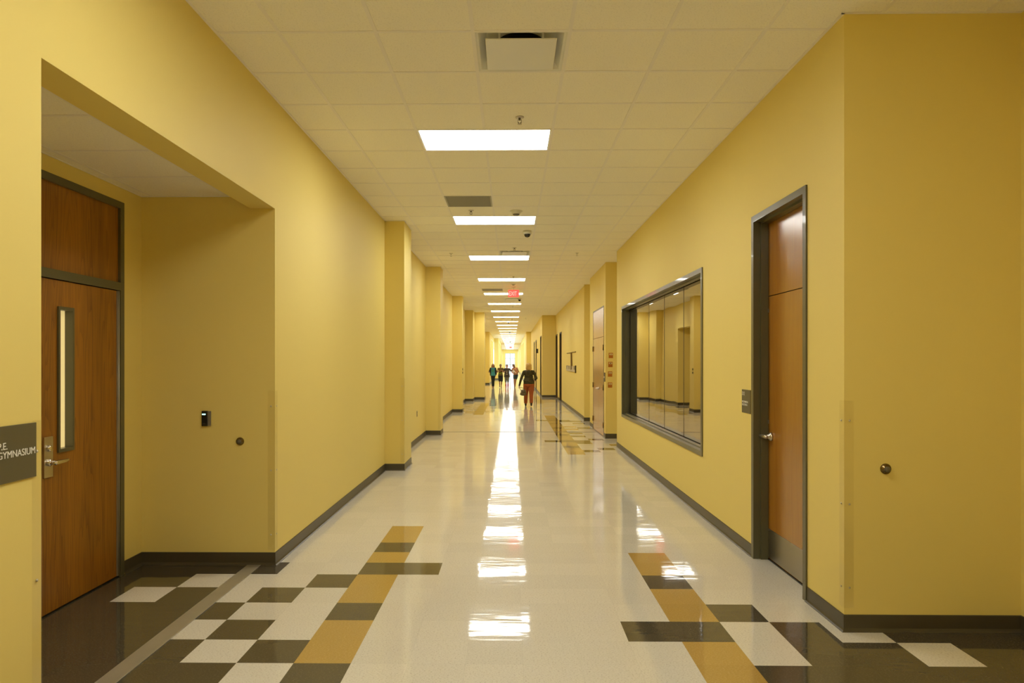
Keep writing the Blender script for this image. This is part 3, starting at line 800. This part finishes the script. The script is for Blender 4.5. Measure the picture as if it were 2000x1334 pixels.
def diffuser(ix, iy, lab):
    x0, y0 = GX + ix * .6096, GY + iy * .6096
    s = thing('air_diffuser', lab, 'air vent', (x0 + .3048, y0 + .3048, ZC), 0, 'square plaque air diffusers')
    h = .3048
    mb = MB()
    ring = [(.3048, .0), (.292, -.004), (.284, .000), (.272, .003), (.225, .065)]
    pts = []
    for rr, z in ring: pts.append([mb.bm.verts.new((sx * rr, sy * rr, z)) for sx, sy in ((-1, -1), (1, -1), (1, 1), (-1, 1))])
    for p, q in zip(pts, pts[1:]):
        for k in range(4): mb.bm.faces.new((p[k], p[(k + 1) % 4], q[(k + 1) % 4], q[k]))
    mb.box(-.226, .226, -.226, .226, .065, .068)
    mb.done('pan_frame', M['offwhite'], s)
    MB().lathe([(0, .060), (.15, .060), (.155, .064), (0, .064)], 'Z').done('duct_opening', M['black'], s)  # disc coloured black for the shade inside the duct
    MB().box(-.229, .229, -.229, .229, -.018, -.010, bev=.003).done('face_panel', M['offwhite'], s)
    for sx in (-.14, .14):
        for sy in (-.19, .19): MB().box(sx - .007, sx + .007, sy - .004, sy + .004, -.010, .065).done('hanger', M['whitep'], s)
diffuser(1, -3, 'square white air diffuser with drop panel, nearest the viewer')
diffuser(1, 11, 'square white air diffuser just before the third ceiling light')
diffuser(1, 27, 'square white air diffuser beyond the near red exit sign')
def grille(ix, iy, lab):
    x0, y0 = GX + ix * .6096, GY + iy * .6096
    s = thing('return_grille', lab, 'air vent', (x0 + .3048, y0 + .3048, ZC - .001), 0, 'flat grey return grilles')
    mb = MB()
    for q in ((-.296, -.278, -.296, .296), (.278, .296, -.296, .296), (-.278, .278, -.296, -.278), (-.278, .278, .278, .296)): mb.box(*q, -.005, 0)
    mb.done('grille_frame', M['grille'], s)
    mb = MB()
    for k in range(42):
        y = -.276 + k * .0132; mb.box(-.278, .278, y, y + .006, -.004, -.001)
    mb.done('grille_bars', M['grille'], s)
    MB().box(-.3048, .3048, -.3048, .3048, -.0009, .001).done('dark_backing', M['duct'], s)
grille(0, 4, 'flat grey return air grille before the second ceiling light')
grille(0, 22, 'flat grey return air grille left of the red exit sign')
def sprinkler(x, y, lab, white=False):
    s = thing('sprinkler_head', lab, 'sprinkler', (x, y, ZC), 0, 'sprinkler heads along the ceiling')
    m1 = M['whitep'] if white else M['nickel']
    MB().lathe([(0, 0), (.038, 0), (.036, -.006), (.022, -.009), (0, -.009)], 'Z').done('escutcheon', m1, s)
    mb = MB(); mb.cyl((0, 0, -.008), (0, 0, -.026), .011, .009, 12); mb.box(-.016, -.012, -.004, .004, -.045, -.02); mb.box(.012, .016, -.004, .004, -.045, -.02); mb.cyl((-.014, 0, -.045), (0, 0, -.056), .004, .004, 8); mb.cyl((.014, 0, -.045), (0, 0, -.056), .004, .004, 8)
    mb.done('sprinkler_frame', m1 if white else M['dark_metal'], s)
    MB().lathe([(0, -.056), (.018, -.057), (.018, -.060), (0, -.060)], 'Z').done('deflector', m1, s)
sprinkler(.07, 5.83, 'chrome sprinkler head just before the nearest ceiling light')
sprinkler(-.552, 9.42, 'sprinkler head just behind the grey return grille')
sprinkler(.055, 12.53, 'sprinkler head before the third ceiling light')
sprinkler(.053, 16.75, 'sprinkler head before the fourth ceiling light')
sprinkler(-1.154, 13.16, 'pale sprinkler head left of the third ceiling light', True)
sprinkler(1.251, 13.13, 'pale sprinkler head right of the third ceiling light', True)
sprinkler(-1.162, 32.69, 'faint pale sprinkler head on the far ceiling, left side', True)
sprinkler(.687, 32.71, 'faint pale sprinkler head on the far ceiling, right side', True)
sprinkler(.031, 33.49, 'small dark sprinkler head on the far ceiling centre')
sprinkler(.053, 25.7, 'sprinkler head beyond the third air diffuser', True)
def smoke(x, y, lab, r=.09, h=.055):
    s = thing('smoke_detector', lab, 'smoke detector', (x, y, ZC))
    MB().lathe([(0, 0), (r, 0), (r, -.006), (r * .72, -.022), (r * .58, -h * .8), (0, -h * .8)], 'Z').done('detector_base', M['whitep'], s)
    MB().lathe([(0, -h * .78), (r * .52, -h * .78), (r * .5, -h), (r * .3, -h - .008), (0, -h - .008)], 'Z').done('sensor_cap', M['greyp'], s)
smoke(.065, 9.46, 'flared white smoke detector above the second ceiling light')
smoke(.053, 18.35, 'small white smoke detector just before the red exit sign', .07, .03)
def dome(x, y, lab, r=.065):
    s = thing('dome_camera', lab, 'security camera', (x, y, ZC), 0, 'dome cameras on the ceiling')
    MB().lathe([(0, 0), (r, 0), (r, -.035), (r * .93, -.052), (0, -.052)], 'Z').done('camera_housing', M['whitep'], s)
    MB().lathe([(0, -.050), (r * .72, -.051), (r * .70, -.070), (r * .52, -.090), (r * .25, -.102), (0, -.104)], 'Z').done('smoked_dome', M['dome'], s)
dome(.253, 10.91, 'white dome security camera between second and third ceiling lights', .07)
dome(.268, 22.45, 'dome security camera just beyond the red exit sign')
dome(-.153, 35.63, 'dark dome security camera on the far ceiling')
for y, l in ((47.5, 'small dark camera dot far down the ceiling, nearer one'), (58.0, 'small dark camera dot far down the ceiling, middle one'), (71.0, 'small dark camera dot far down the ceiling, farthest one')):
    dome(-.12, y, l, .08)
def exit_sign(x, y, z, lab):
    s = thing('exit_sign', lab, 'exit sign', (x, y, z))
    pn = MB().box(-.15, .15, -.012, .012, -.10, .10, bev=.003).done('sign_panel', M['exit'], s)
    text('EXIT', .17, 'lettering', M['exit_letter'], pn, (-.128, -.0135, -.06), 'front', bold=0, xs=.62 * 1.0)
    mb = MB(); mb.cyl((0, 0, .1), (0, 0, ZC - z - .0), .008, seg=10); mb.lathe([(0, ZC - z), (.06, ZC - z), (.055, ZC - z - .014), (0, ZC - z - .018)], 'Z'); mb.done('canopy', M['whitep'], s)
exit_sign(.062, 19.1, 3.49, 'red exit sign hanging across the fifth ceiling light')
exit_sign(-.10, 90, 3.45, 'tiny red exit sign near the far corridor end')

# ------------------------------------------------------------------ people
M['skin'] = plain('skin', (.56, .30, .19, 1), .5)
M['skin_tan'] = plain('skin_tan', (.40, .20, .11, 1), .5)
def cloth(name, col): return plain(name, col, .85, vary=.08, vscale=25)
M['olive_jacket'] = cloth('olive_jacket', srgb(62, 56, 26))
M['rust'] = cloth('rust_trousers', srgb(160, 82, 34))
M['boot'] = plain('dark_boot', srgb(48, 30, 14), .5)
M['blond'] = plain('blond_hair', srgb(205, 166, 92), .6, vary=.08, vscale=40)
M['red_brown_hair'] = plain('auburn_hair', srgb(92, 44, 22), .6, vary=.2, vscale=50)
M['brown_hair'] = plain('brown_hair', srgb(96, 70, 44), .6, vary=.2, vscale=50)
M['dark_hair'] = plain('dark_hair', srgb(60, 48, 38), .6, vary=.2, vscale=50)
M['teal'] = cloth('teal_shirt', srgb(70, 150, 165)); M['green'] = cloth('green_print', srgb(80, 160, 80))
M['navy'] = cloth('dark_navy', srgb(34, 42, 44)); M['charcoal'] = cloth('charcoal', srgb(66, 60, 56)); M['greycl'] = cloth('grey_cotton', srgb(112, 112, 98))
M['denim'] = cloth('denim', srgb(52, 74, 84)); M['maroon'] = cloth('maroon_cotton', srgb(110, 36, 22)); M['redsock'] = cloth('red_sock', srgb(196, 50, 40))
M['lime'] = cloth('lime_cloth', srgb(140, 180, 40)); M['khaki'] = cloth('khaki_cloth', srgb(110, 96, 50)); M['peach'] = cloth('peach_top', srgb(214, 160, 120)); M['white_cl'] = cloth('white_cloth', srgb(236, 226, 208))
M['lips'] = plain('lips', (.42, .10, .08, 1), .5); M['eye'] = plain('eye', (.03, .02, .015, 1), .2); M['bagm'] = plain('bag_leather', srgb(92, 78, 46), .5, vary=.3, vscale=30)

V = Vector
def hand(mb, wrist, direction, palm_n, s, curl=.5, thumb_side=1):
    """palm and five separate fingers in body mesh; s = figure scale (height/1.7)"""
    dv = V(direction).normalized(); nn = V(palm_n).normalized(); sd = dv.cross(nn).normalized() * thumb_side
    w = V(wrist); pm = w + dv * .045 * s
    mb.limb([(w, .026 * s), (w + dv * .03 * s, .028 * s)])
    for k in range(4):
        off = sd * (.030 - .019 * k) * s
        mb.limb([(w + dv * .02 * s + off * .6, .014 * s), (w + dv * .082 * s + off, .0115 * s)])
        ln = (.072, .080, .075, .058)[k] * s
        p = w + dv * .082 * s + off; q = p + (dv * (1 - curl * .3) + nn * curl * .6).normalized() * ln * .5
        t = q + (dv * (1 - curl) + nn * curl * 1.3).normalized() * ln * .5
        mb.limb([(p, .0105 * s), (q, .0095 * s), (t, .0078 * s)])
    p = w + dv * .02 * s + sd * .028 * s; q = p + (dv * .7 + sd * .75 + nn * .2).normalized() * .04 * s; t = q + (dv + nn * .4).normalized() * .032 * s
    mb.limb([(p, .014 * s), (q, .012 * s), (t, .0095 * s)])

def person(name, label, loc, rz, H, J, skin, shoes, hairf, clothes, group=None, female=True):
    """J: joints in metres for a 1.7 m figure facing -Y: head(centre), neck, chest, waist, pelvis, shL, elL, wrL, hipL, knL, anL ... L = image left (-X)"""
    s = H / 1.7
    root = thing(name, label, 'person', loc, rz, group)
    J = {k: V(v) * s for k, v in J.items()}
    mb = MB()
    hd = J['head']
    mb.ball(hd + V((0, .005, .012)) * s, .098 * s, (.80, .98, 1.05))                   # cranium
    mb.ball(hd + V((0, -.022, -.045)) * s, .072 * s, (.82, .95, 1.05))                 # jaw
    mb.ball(hd + V((0, -.060, -.098)) * s, .022 * s, (1.2, .9, .8))                    # chin
    mb.limb([(hd + V((0, -.096, .012)) * s, .010 * s), (hd + V((0, -.110, -.022)) * s, .015 * s)])   # nose
    for sx in (-1, 1): mb.ball(hd + V((sx * .080, .004, -.008)) * s, .026 * s, (.35, .7, 1.1))         # ears
    mb.limb([(hd + V((0, .01, -.06)) * s, .050 * s), (J['neck'], .052 * s)])
    up = (J['neck'] - J['pelvis']).normalized()
    def tor(p, rx, ry, rz_=.10):
        q = V((0, 0, 1)).rotation_difference(up).to_matrix().to_4x4()
        mb.ball(p, s, (rx, ry, rz_), q)
    tor(J['chest'] + up * .03 * s, .145, .100, .15); tor(J['waist'], .125, .095, .13); tor(J['pelvis'], .155, .115, .12)
    tor((J['chest'] + J['waist']) / 2, .135, .098, .14); tor((J['pelvis'] + J['waist']) / 2, .14, .10, .12)
    for S_ in 'LR':
        mb.limb([(J['neck'], .045 * s), (J['sh' + S_], .050 * s)])
        mb.limb([(J['sh' + S_], .050 * s), ((J['sh' + S_] + J['el' + S_]) / 2, .044 * s), (J['el' + S_], .036 * s)])
        mb.limb([(J['el' + S_], .036 * s), (J['el' + S_].lerp(J['wr' + S_], .35), .037 * s), (J['wr' + S_], .024 * s)])
        dv = (J['wr' + S_] - J['el' + S_])
        pn = V((1 if S_ == 'L' else -1, -.2, 0)) if abs(dv.normalized().z) > .5 else V((0, -.3, -1))
        hand(mb, J['wr' + S_], dv, pn, s, .45, 1 if S_ == 'L' else -1)
        mb.limb([(J['pelvis'] + V((0, 0, -.02)) * s, .10 * s), (J['hip' + S_], .086 * s), (J['hip' + S_].lerp(J['kn' + S_], .5), .072 * s), (J['kn' + S_], .052 * s)])
        mb.limb([(J['kn' + S_], .052 * s), (J['kn' + S_].lerp(J['an' + S_], .33), .054 * s), (J['an' + S_], .034 * s)])
        mb.limb([(J['an' + S_], .034 * s), (J['an' + S_] + V((0, -.10, -.045)) * s, .030 * s)])
    mb.done('body', skin, root, remesh=.0075 * s)
    # face
    for sx in (-1, 1):
        MB().ball(hd + V((sx * .031, -.086, .006)) * s, .0105 * s, (1.3, .6, .8)).done('eye', M['eye'], root)
        MB().limb([(hd + V((sx * .018, -.094, .026)) * s, .004 * s), (hd + V((sx * .045, -.084, .027)) * s, .003 * s)]).done('eyebrow', M['dark_hair'], root)
    MB().limb([(hd + V((-.020, -.090, -.060)) * s, .006 * s), (hd + V((0, -.096, -.062)) * s, .008 * s), (hd + V((.020, -.090, -.060)) * s, .006 * s)]).done('mouth', M['lips'], root)
    # shoes
    for S_ in 'LR':
        A = J['an' + S_]; mb = MB()
        mb.limb([(A + V((0, .035, -.055)) * s, .036 * s), (A + V((0, -.06, -.058)) * s, .038 * s), (A + V((0, -.145, -.064)) * s, .032 * s)])
        mb.limb([(A + V((0, .01, .03 if shoes[1] else -.02)) * s, .044 * s), (A + V((0, .02, -.05)) * s, .042 * s)])
        mb.done('shoe', shoes[0], root, remesh=.008 * s)
    # hair and clothes
    for nm, mat, f in hairf + clothes:
        mb = MB(); f(mb, J, s, up); mb.done(nm, mat, root, remesh=.008 * s)
    return root

def e_ball(mb, p, s, sc, up):
    q = V((0, 0, 1)).rotation_difference(up).to_matrix().to_4x4(); mb.ball(p, s, sc, q)
def top_fn(sleeve=.5, hem=-.02, fat=1.12, wide=0, long_=False):
    def f(mb, J, s, up):
        e_ball(mb, J['chest'] + up * .03 * s, s, (.150 * fat, .108 * fat, .16), up); e_ball(mb, J['waist'], s, (.135 * fat + wide, .105 * fat + wide * .6, .15), up)
        e_ball(mb, (J['chest'] + J['waist']) / 2, s, (.143 * fat + wide * .5, .105 * fat, .15), up)
        for k in range(9):
            t = k / 8; p = J['waist'].lerp(J['pelvis'] + V((0, 0, hem)) * s, t)
            e_ball(mb, p, s, ((.138 + .032 * t) * fat + wide, (.108 + .022 * t) * fat + wide * .7, .06), up)
        for S_ in 'LR':
            mb.limb([(J['neck'] - V((0, 0, .02)) * s, .050 * s), (J['sh' + S_], .060 * s)])
            if sleeve > 0:
                t = min(1, sleeve * 2); e = J['sh' + S_].lerp(J['el' + S_], t); mb.limb([(J['sh' + S_], .060 * s), (e, .052 * s)])
            if sleeve > .5: mb.limb([(J['el' + S_], .050 * s), (J['el' + S_].lerp(J['wr' + S_], (sleeve - .5) * 2), .040 * s)])
    return f
def legs_fn(to=1.0, fat=1.15, seat=1.0):
    def f(mb, J, s, up):
        e_ball(mb, J['pelvis'], s, (.165 * seat, .128 * seat, .12), up)
        for S_ in 'LR':
            pts = [(J['pelvis'] + V((0, 0, -.02)) * s, .10 * s * seat), (J['hip' + S_], .092 * fat * s * seat)]
            if to <= .5: pts.append((J['hip' + S_].lerp(J['kn' + S_], to * 2), .080 * fat * s))
            else:
                pts += [(J['hip' + S_].lerp(J['kn' + S_], .5), .078 * fat * s), (J['kn' + S_], .062 * fat * s), (J['kn' + S_].lerp(J['an' + S_], (to - .5) * 2), .050 * fat * s)]
            mb.limb(pts)
    return f
def hair_long(drop=.26, w=.075, back=False):
    def f(mb, J, s, up):
        h = J['head']; mb.ball(h + V((0, .028, .030)) * s, .103 * s, (.90, .90, 1.02))
        for sx in (-1, 1): mb.limb([(h + V((sx * .062, .0, .04)) * s, .036 * s), (h + V((sx * w, .015, -.06)) * s, .034 * s), (h + V((sx * w * 1.02, .01, -drop)) * s, .020 * s)])
        for t in (-.045, 0, .045): mb.limb([(h + V((t, .07, .02)) * s, .050 * s), (h + V((t * 1.2, .072, -.10)) * s, .042 * s), (h + V((t * 1.2, .07, -drop)) * s, .026 * s)])
    return f
def hair_short(mb, J, s, up):
    h = J['head']; mb.ball(h + V((0, .024, .036)) * s, .101 * s, (.88, .92, .95)); mb.ball(h + V((0, .06, -.02)) * s, .070 * s, (.95, .7, 1)); mb.ball(h + V((.0, -.05, .085)) * s, .040 * s, (1.4, .8, .6))
def hair_tail(mb, J, s, up):
    hair_short(mb, J, s, up); h = J['head']; mb.limb([(h + V((.03, .09, .02)) * s, .035 * s), (h + V((.09, .07, -.08)) * s, .034 * s), (h + V((.10, .02, -.20)) * s, .022 * s)])

def hair_bob(mb, J, s, up):
    h = J['head']; mb.ball(h + V((0, .030, .028)) * s, .118 * s, (1.05, .95, 1.02))
    mb.ball(h + V((0, .05, -.06)) * s, .112 * s, (1.16, .75, 1.0)); mb.ball(h + V((0, .055, -.13)) * s, .085 * s, (1.2, .6, .8))
BASE = dict(head=(0, -.01, 1.585), neck=(0, 0, 1.43), chest=(0, 0, 1.27), waist=(0, 0, 1.08), pelvis=(0, 0, .93),
            shL=(-.165, 0, 1.385), shR=(.165, 0, 1.385), elL=(-.235, .02, 1.10), elR=(.235, .02, 1.10), wrL=(-.25, -.06, .86), wrR=(.25, -.06, .86),
            hipL=(-.085, 0, .88), hipR=(.085, 0, .88), knL=(-.09, -.02, .48), knR=(.09, -.02, .48), anL=(-.09, .02, .095), anR=(.09, .02, .095))
def pose(**kw): d_ = dict(BASE); d_.update(kw); return d_

# woman walking away (rotated 180, so her own left = image left = +X in her frame)
Jw = pose(shL=(-.19, 0, 1.37), shR=(.19, 0, 1.37), elR=(.30, .04, 1.10), wrR=(.37, -.03, .83), elL=(-.30, .06, 1.12), wrL=(-.27, -.14, 1.06),
          hipL=(-.10, 0, .88), hipR=(.10, 0, .88), knL=(-.10, .03, .48), anL=(-.10, .12, .115), knR=(.11, -.08, .48), anR=(.12, -.06, .095))
def jacket_w(mb, J, s, up):
    top_fn(1.0, .08, 1.25, .02)(mb, J, s, up)
    for z, rx, ry in ((1.10, .205, .150), (1.02, .215, .160), (.96, .222, .168), (.915, .226, .172)): mb.ball(V((0, 0, z)) * s, s, (rx, ry, .065))
def trousers_w(mb, J, s, up):
    mb.ball(V((0, 0, .90)) * s, s, (.195, .145, .10)); mb.ball(V((0, .03, .85)) * s, s, (.200, .140, .10))
    for S_ in 'LR':
        mb.limb([(J['hip' + S_], .118 * s), (J['hip' + S_].lerp(J['kn' + S_], .5), .108 * s), (J['kn' + S_], .084 * s), (J['kn' + S_].lerp(J['an' + S_], .85), .070 * s)])
W = person('person', 'blond person walking away in olive jacket and rust trousers, with a handbag', (.62, 24.6, 0), PI, 1.53, Jw, M['skin'], (M['boot'], True),
       [('hair', M['blond'], hair_bob)],
       [('jacket', M['olive_jacket'], jacket_w), ('trousers', M['rust'], trousers_w)])
# hood at the back of the jacket
mb = MB(); mb.ball((0, .12, 1.22), .09, (1.1, .45, .9)); mb.ball((0, .11, 1.14), .06, (.9, .4, 1.1)); mb.done('hood', M['olive_jacket'], W, remesh=.008)
b = thing('handbag', 'slouchy brown handbag hanging beside the rust trousers', 'handbag', (.62 - .20, 24.36, .40))
mb = MB(); mb.ball((0, 0, .11), .12, (.95, .55, .95)); mb.ball((0, 0, .05), .12, (1.05, .6, .5)); mb.done('bag_body', M['bagm'], b, remesh=.008)
mb = MB(); mb.limb([((-.08, 0, .18), .011), ((-.12, .08, .26), .010), ((-.135, .22, .30), .009), ((-.12, .27, .29), .009), ((-.02, .14, .26), .010), ((.08, 0, .18), .011)]); mb.done('bag_strap', M['bagm'], b, remesh=.006)
MB().ball((-.085, -.03, .13), .028, (1, .6, 1.4)).done('bag_tag', M['white_cl'], b)

# children walking toward the camera
Jk1 = pose(elL=(-.27, .02, 1.13), wrL=(-.29, -.17, 1.14), elR=(.235, .03, 1.12), wrR=(.22, -.10, .92), hipL=(-.075, 0, .88), hipR=(.075, 0, .88), knL=(-.05, -.04, .48), anL=(-.04, -.03, .095), knR=(.05, 0, .48), anR=(.04, .06, .095))
def tee_print(mb, J, s, up): mb.ball(J['chest'] + V((-.01, -.088, -.06)) * s, .060 * s, (.95, .75, 1.25))
def cardigan(mb, J, s, up):
    for sx in (-1, 1):
        mb.limb([(J['shL' if sx < 0 else 'shR'] - V((0, 0, .02)) * s, .062 * s), (V((sx * .165, .02, 1.08)) * s, .060 * s), (V((sx * .165, .02, .90)) * s, .055 * s)])
    mb.ball(J['chest'] + V((0, .05, -.08)) * s, s, (.165, .085, .27))
    for S_ in 'LR': mb.limb([(J['sh' + S_], .064 * s), (J['el' + S_], .054 * s), (J['el' + S_].lerp(J['wr' + S_], .85), .042 * s)])
person('person', 'young person with long auburn hair, teal shirt, dark cardigan and trousers', (-1.125, 42.2, 0), 0, 1.45, Jk1, M['skin'], (M['maroon'], False),
       [('hair', M['red_brown_hair'], hair_long(.27, .088))],
       [('shirt', M['teal'], top_fn(.3, -.04, 1.12)), ('shirt_print', M['green'], tee_print), ('cardigan', M['navy'], cardigan), ('trousers', M['navy'], legs_fn(.97, 1.05))])
Jk2 = pose(elL=(-.27, -.01, 1.12), wrL=(-.10, -.16, 1.20), elR=(.26, -.01, 1.13), wrR=(.12, -.16, 1.24), knL=(-.07, -.08, .49), anL=(-.06, .0, .13), knR=(.08, -.02, .48), anR=(.05, -.05, .095))
def strap(mb, J, s, up):
    for sx in (-1, 1): mb.limb([(V((sx * .09, .02, 1.42)) * s, .020 * s), (V((sx * .085, -.115, 1.32)) * s, .018 * s), (V((sx * .07, -.125, 1.08)) * s, .016 * s)])
def sash(mb, J, s, up): mb.limb([(V((-.14, -.09, 1.06)) * s, .032 * s), (V((-.02, -.135, 1.02)) * s, .032 * s), (V((.08, -.13, 1.10)) * s, .022 * s)])
person('person', 'young person in dark shorts with maroon straps, hands raised to chest', (-.66, 42.1, 0), 0, 1.43, Jk2, M['skin_tan'], (M['greycl'], False),
       [('hair', M['brown_hair'], hair_short)],
       [('vest', M['khaki'], top_fn(.12, -.02, 1.10)), ('bag_strap', M['maroon'], strap), ('waist_sash', M['lime'], sash), ('shorts', M['navy'], legs_fn(.46, 1.10, .95))])
Jk3 = pose(elL=(-.27, .0, 1.16), wrL=(-.20, -.16, 1.20), elR=(.36, .0, 1.22), wrR=(.47, -.06, 1.05), knL=(-.08, -.03, .48), anL=(-.07, .02, .095), knR=(.08, -.08, .49), anR=(.08, -.03, .095))
def graphic(mb, J, s, up):
    
    for x, z, r, a, b in ((-.045, 1.24, .020, .9, 1.5), (.045, 1.24, .020, .9, 1.5), (0, 1.19, .026, 1.2, .8), (0, 1.12, .030, 1.6, .8), (-.035, 1.00, .024, 1.1, 1.5), (.04, 1.00, .024, 1.0, 1.5)):
        mb.ball(V((x, -.147, z)) * s, r * s, (a, .7, b))
def socks(mb, J, s, up):
    for S_ in 'LR': mb.limb([(J['kn' + S_].lerp(J['an' + S_], .55), .050 * s), (J['an' + S_], .042 * s)])
person('person', 'young person in charcoal printed shirt, grey shorts and red socks', (-.27, 41.6, 0), 0, 1.41, Jk3, M['skin'], (M['redsock'], False),
       [('hair', M['dark_hair'], hair_short)],
       [('shirt', M['charcoal'], top_fn(.42, -.10, 1.18, .025)), ('shirt_print', M['paper'], graphic), ('shorts', M['greycl'], legs_fn(.56, 1.15, .98)), ('socks', M['redsock'], socks)])
Jk4 = pose(head=(-.10, -.10, 1.56), neck=(-.03, -.04, 1.42), chest=(.02, 0, 1.27), waist=(.06, .03, 1.09), pelvis=(.06, .05, .93), shL=(-.17, -.05, 1.34), shR=(.14, -.02, 1.40),
           elL=(-.20, -.08, 1.08), wrL=(-.04, -.22, 1.08), elR=(.27, .0, 1.13), wrR=(.14, -.17, 1.02), hipL=(-.01, .04, .88), hipR=(.13, .04, .88), knL=(-.04, -.06, .48), anL=(-.02, -.02, .095), knR=(.05, .02, .49), anR=(.02, .16, .15))
def bundle(mb, J, s, up): mb.limb([(V((-.12, -.16, 1.25)) * s, .05 * s), (V((-.02, -.19, 1.10)) * s, .06 * s), (V((.08, -.17, 1.02)) * s, .045 * s)])
person('person', 'young person leaning sideways in peach top and dark denim shorts, bending forward', (.215, 42.1, 0), 0, 1.46, Jk4, M['skin_tan'], (M['boot'], False),
       [('hair', M['brown_hair'], hair_tail)],
       [('top', M['peach'], top_fn(.10, .02, 1.08)), ('shorts', M['denim'], legs_fn(.26, 1.15, 1.06)), ('wrapped_sweater', M['white_cl'], bundle)])

# ------------------------------------------------------------------ sky outside the far doors and windows
wd = bpy.data.worlds.new('sky'); SC.world = wd; wd.use_nodes = True
bg = wd.node_tree.nodes['Background']
bg.inputs['Color'].default_value = (.78, .90, 1.0, 1); bg.inputs['Strength'].default_value = 1.5

# ------------------------------------------------------------------ camera
cam = bpy.data.cameras.new('camera'); co = bpy.data.objects.new('camera', cam); COL.objects.link(co)
F_PX, CX, CY, TH = 1344.2, 982.35, 706.04, .0122
cam.sensor_fit = 'HORIZONTAL'; cam.sensor_width = 36.0; cam.lens = F_PX / 2000 * 36
cam.shift_x = (1000 - CX) / 2000; cam.shift_y = -(667 - CY) / 2000
cam.clip_start = .05; cam.clip_end = 400
co.location = (0, 0, HC); co.rotation_euler = (PI / 2, 0, TH)
SC.camera = co

SC.view_settings.view_transform = 'Standard'; SC.view_settings.look = 'None'; SC.view_settings.gamma = 1; SC.view_settings.use_curve_mapping = False
SC.view_settings.exposure = 0.35
cy = SC.cycles
cy.use_denoising = True; cy.max_bounces = 10; cy.diffuse_bounces = 6; cy.glossy_bounces = 5; cy.transparent_max_bounces = 8; cy.use_light_tree = True
cy.caustics_reflective = False; cy.caustics_refractive = False; cy.sample_clamp_indirect = 6
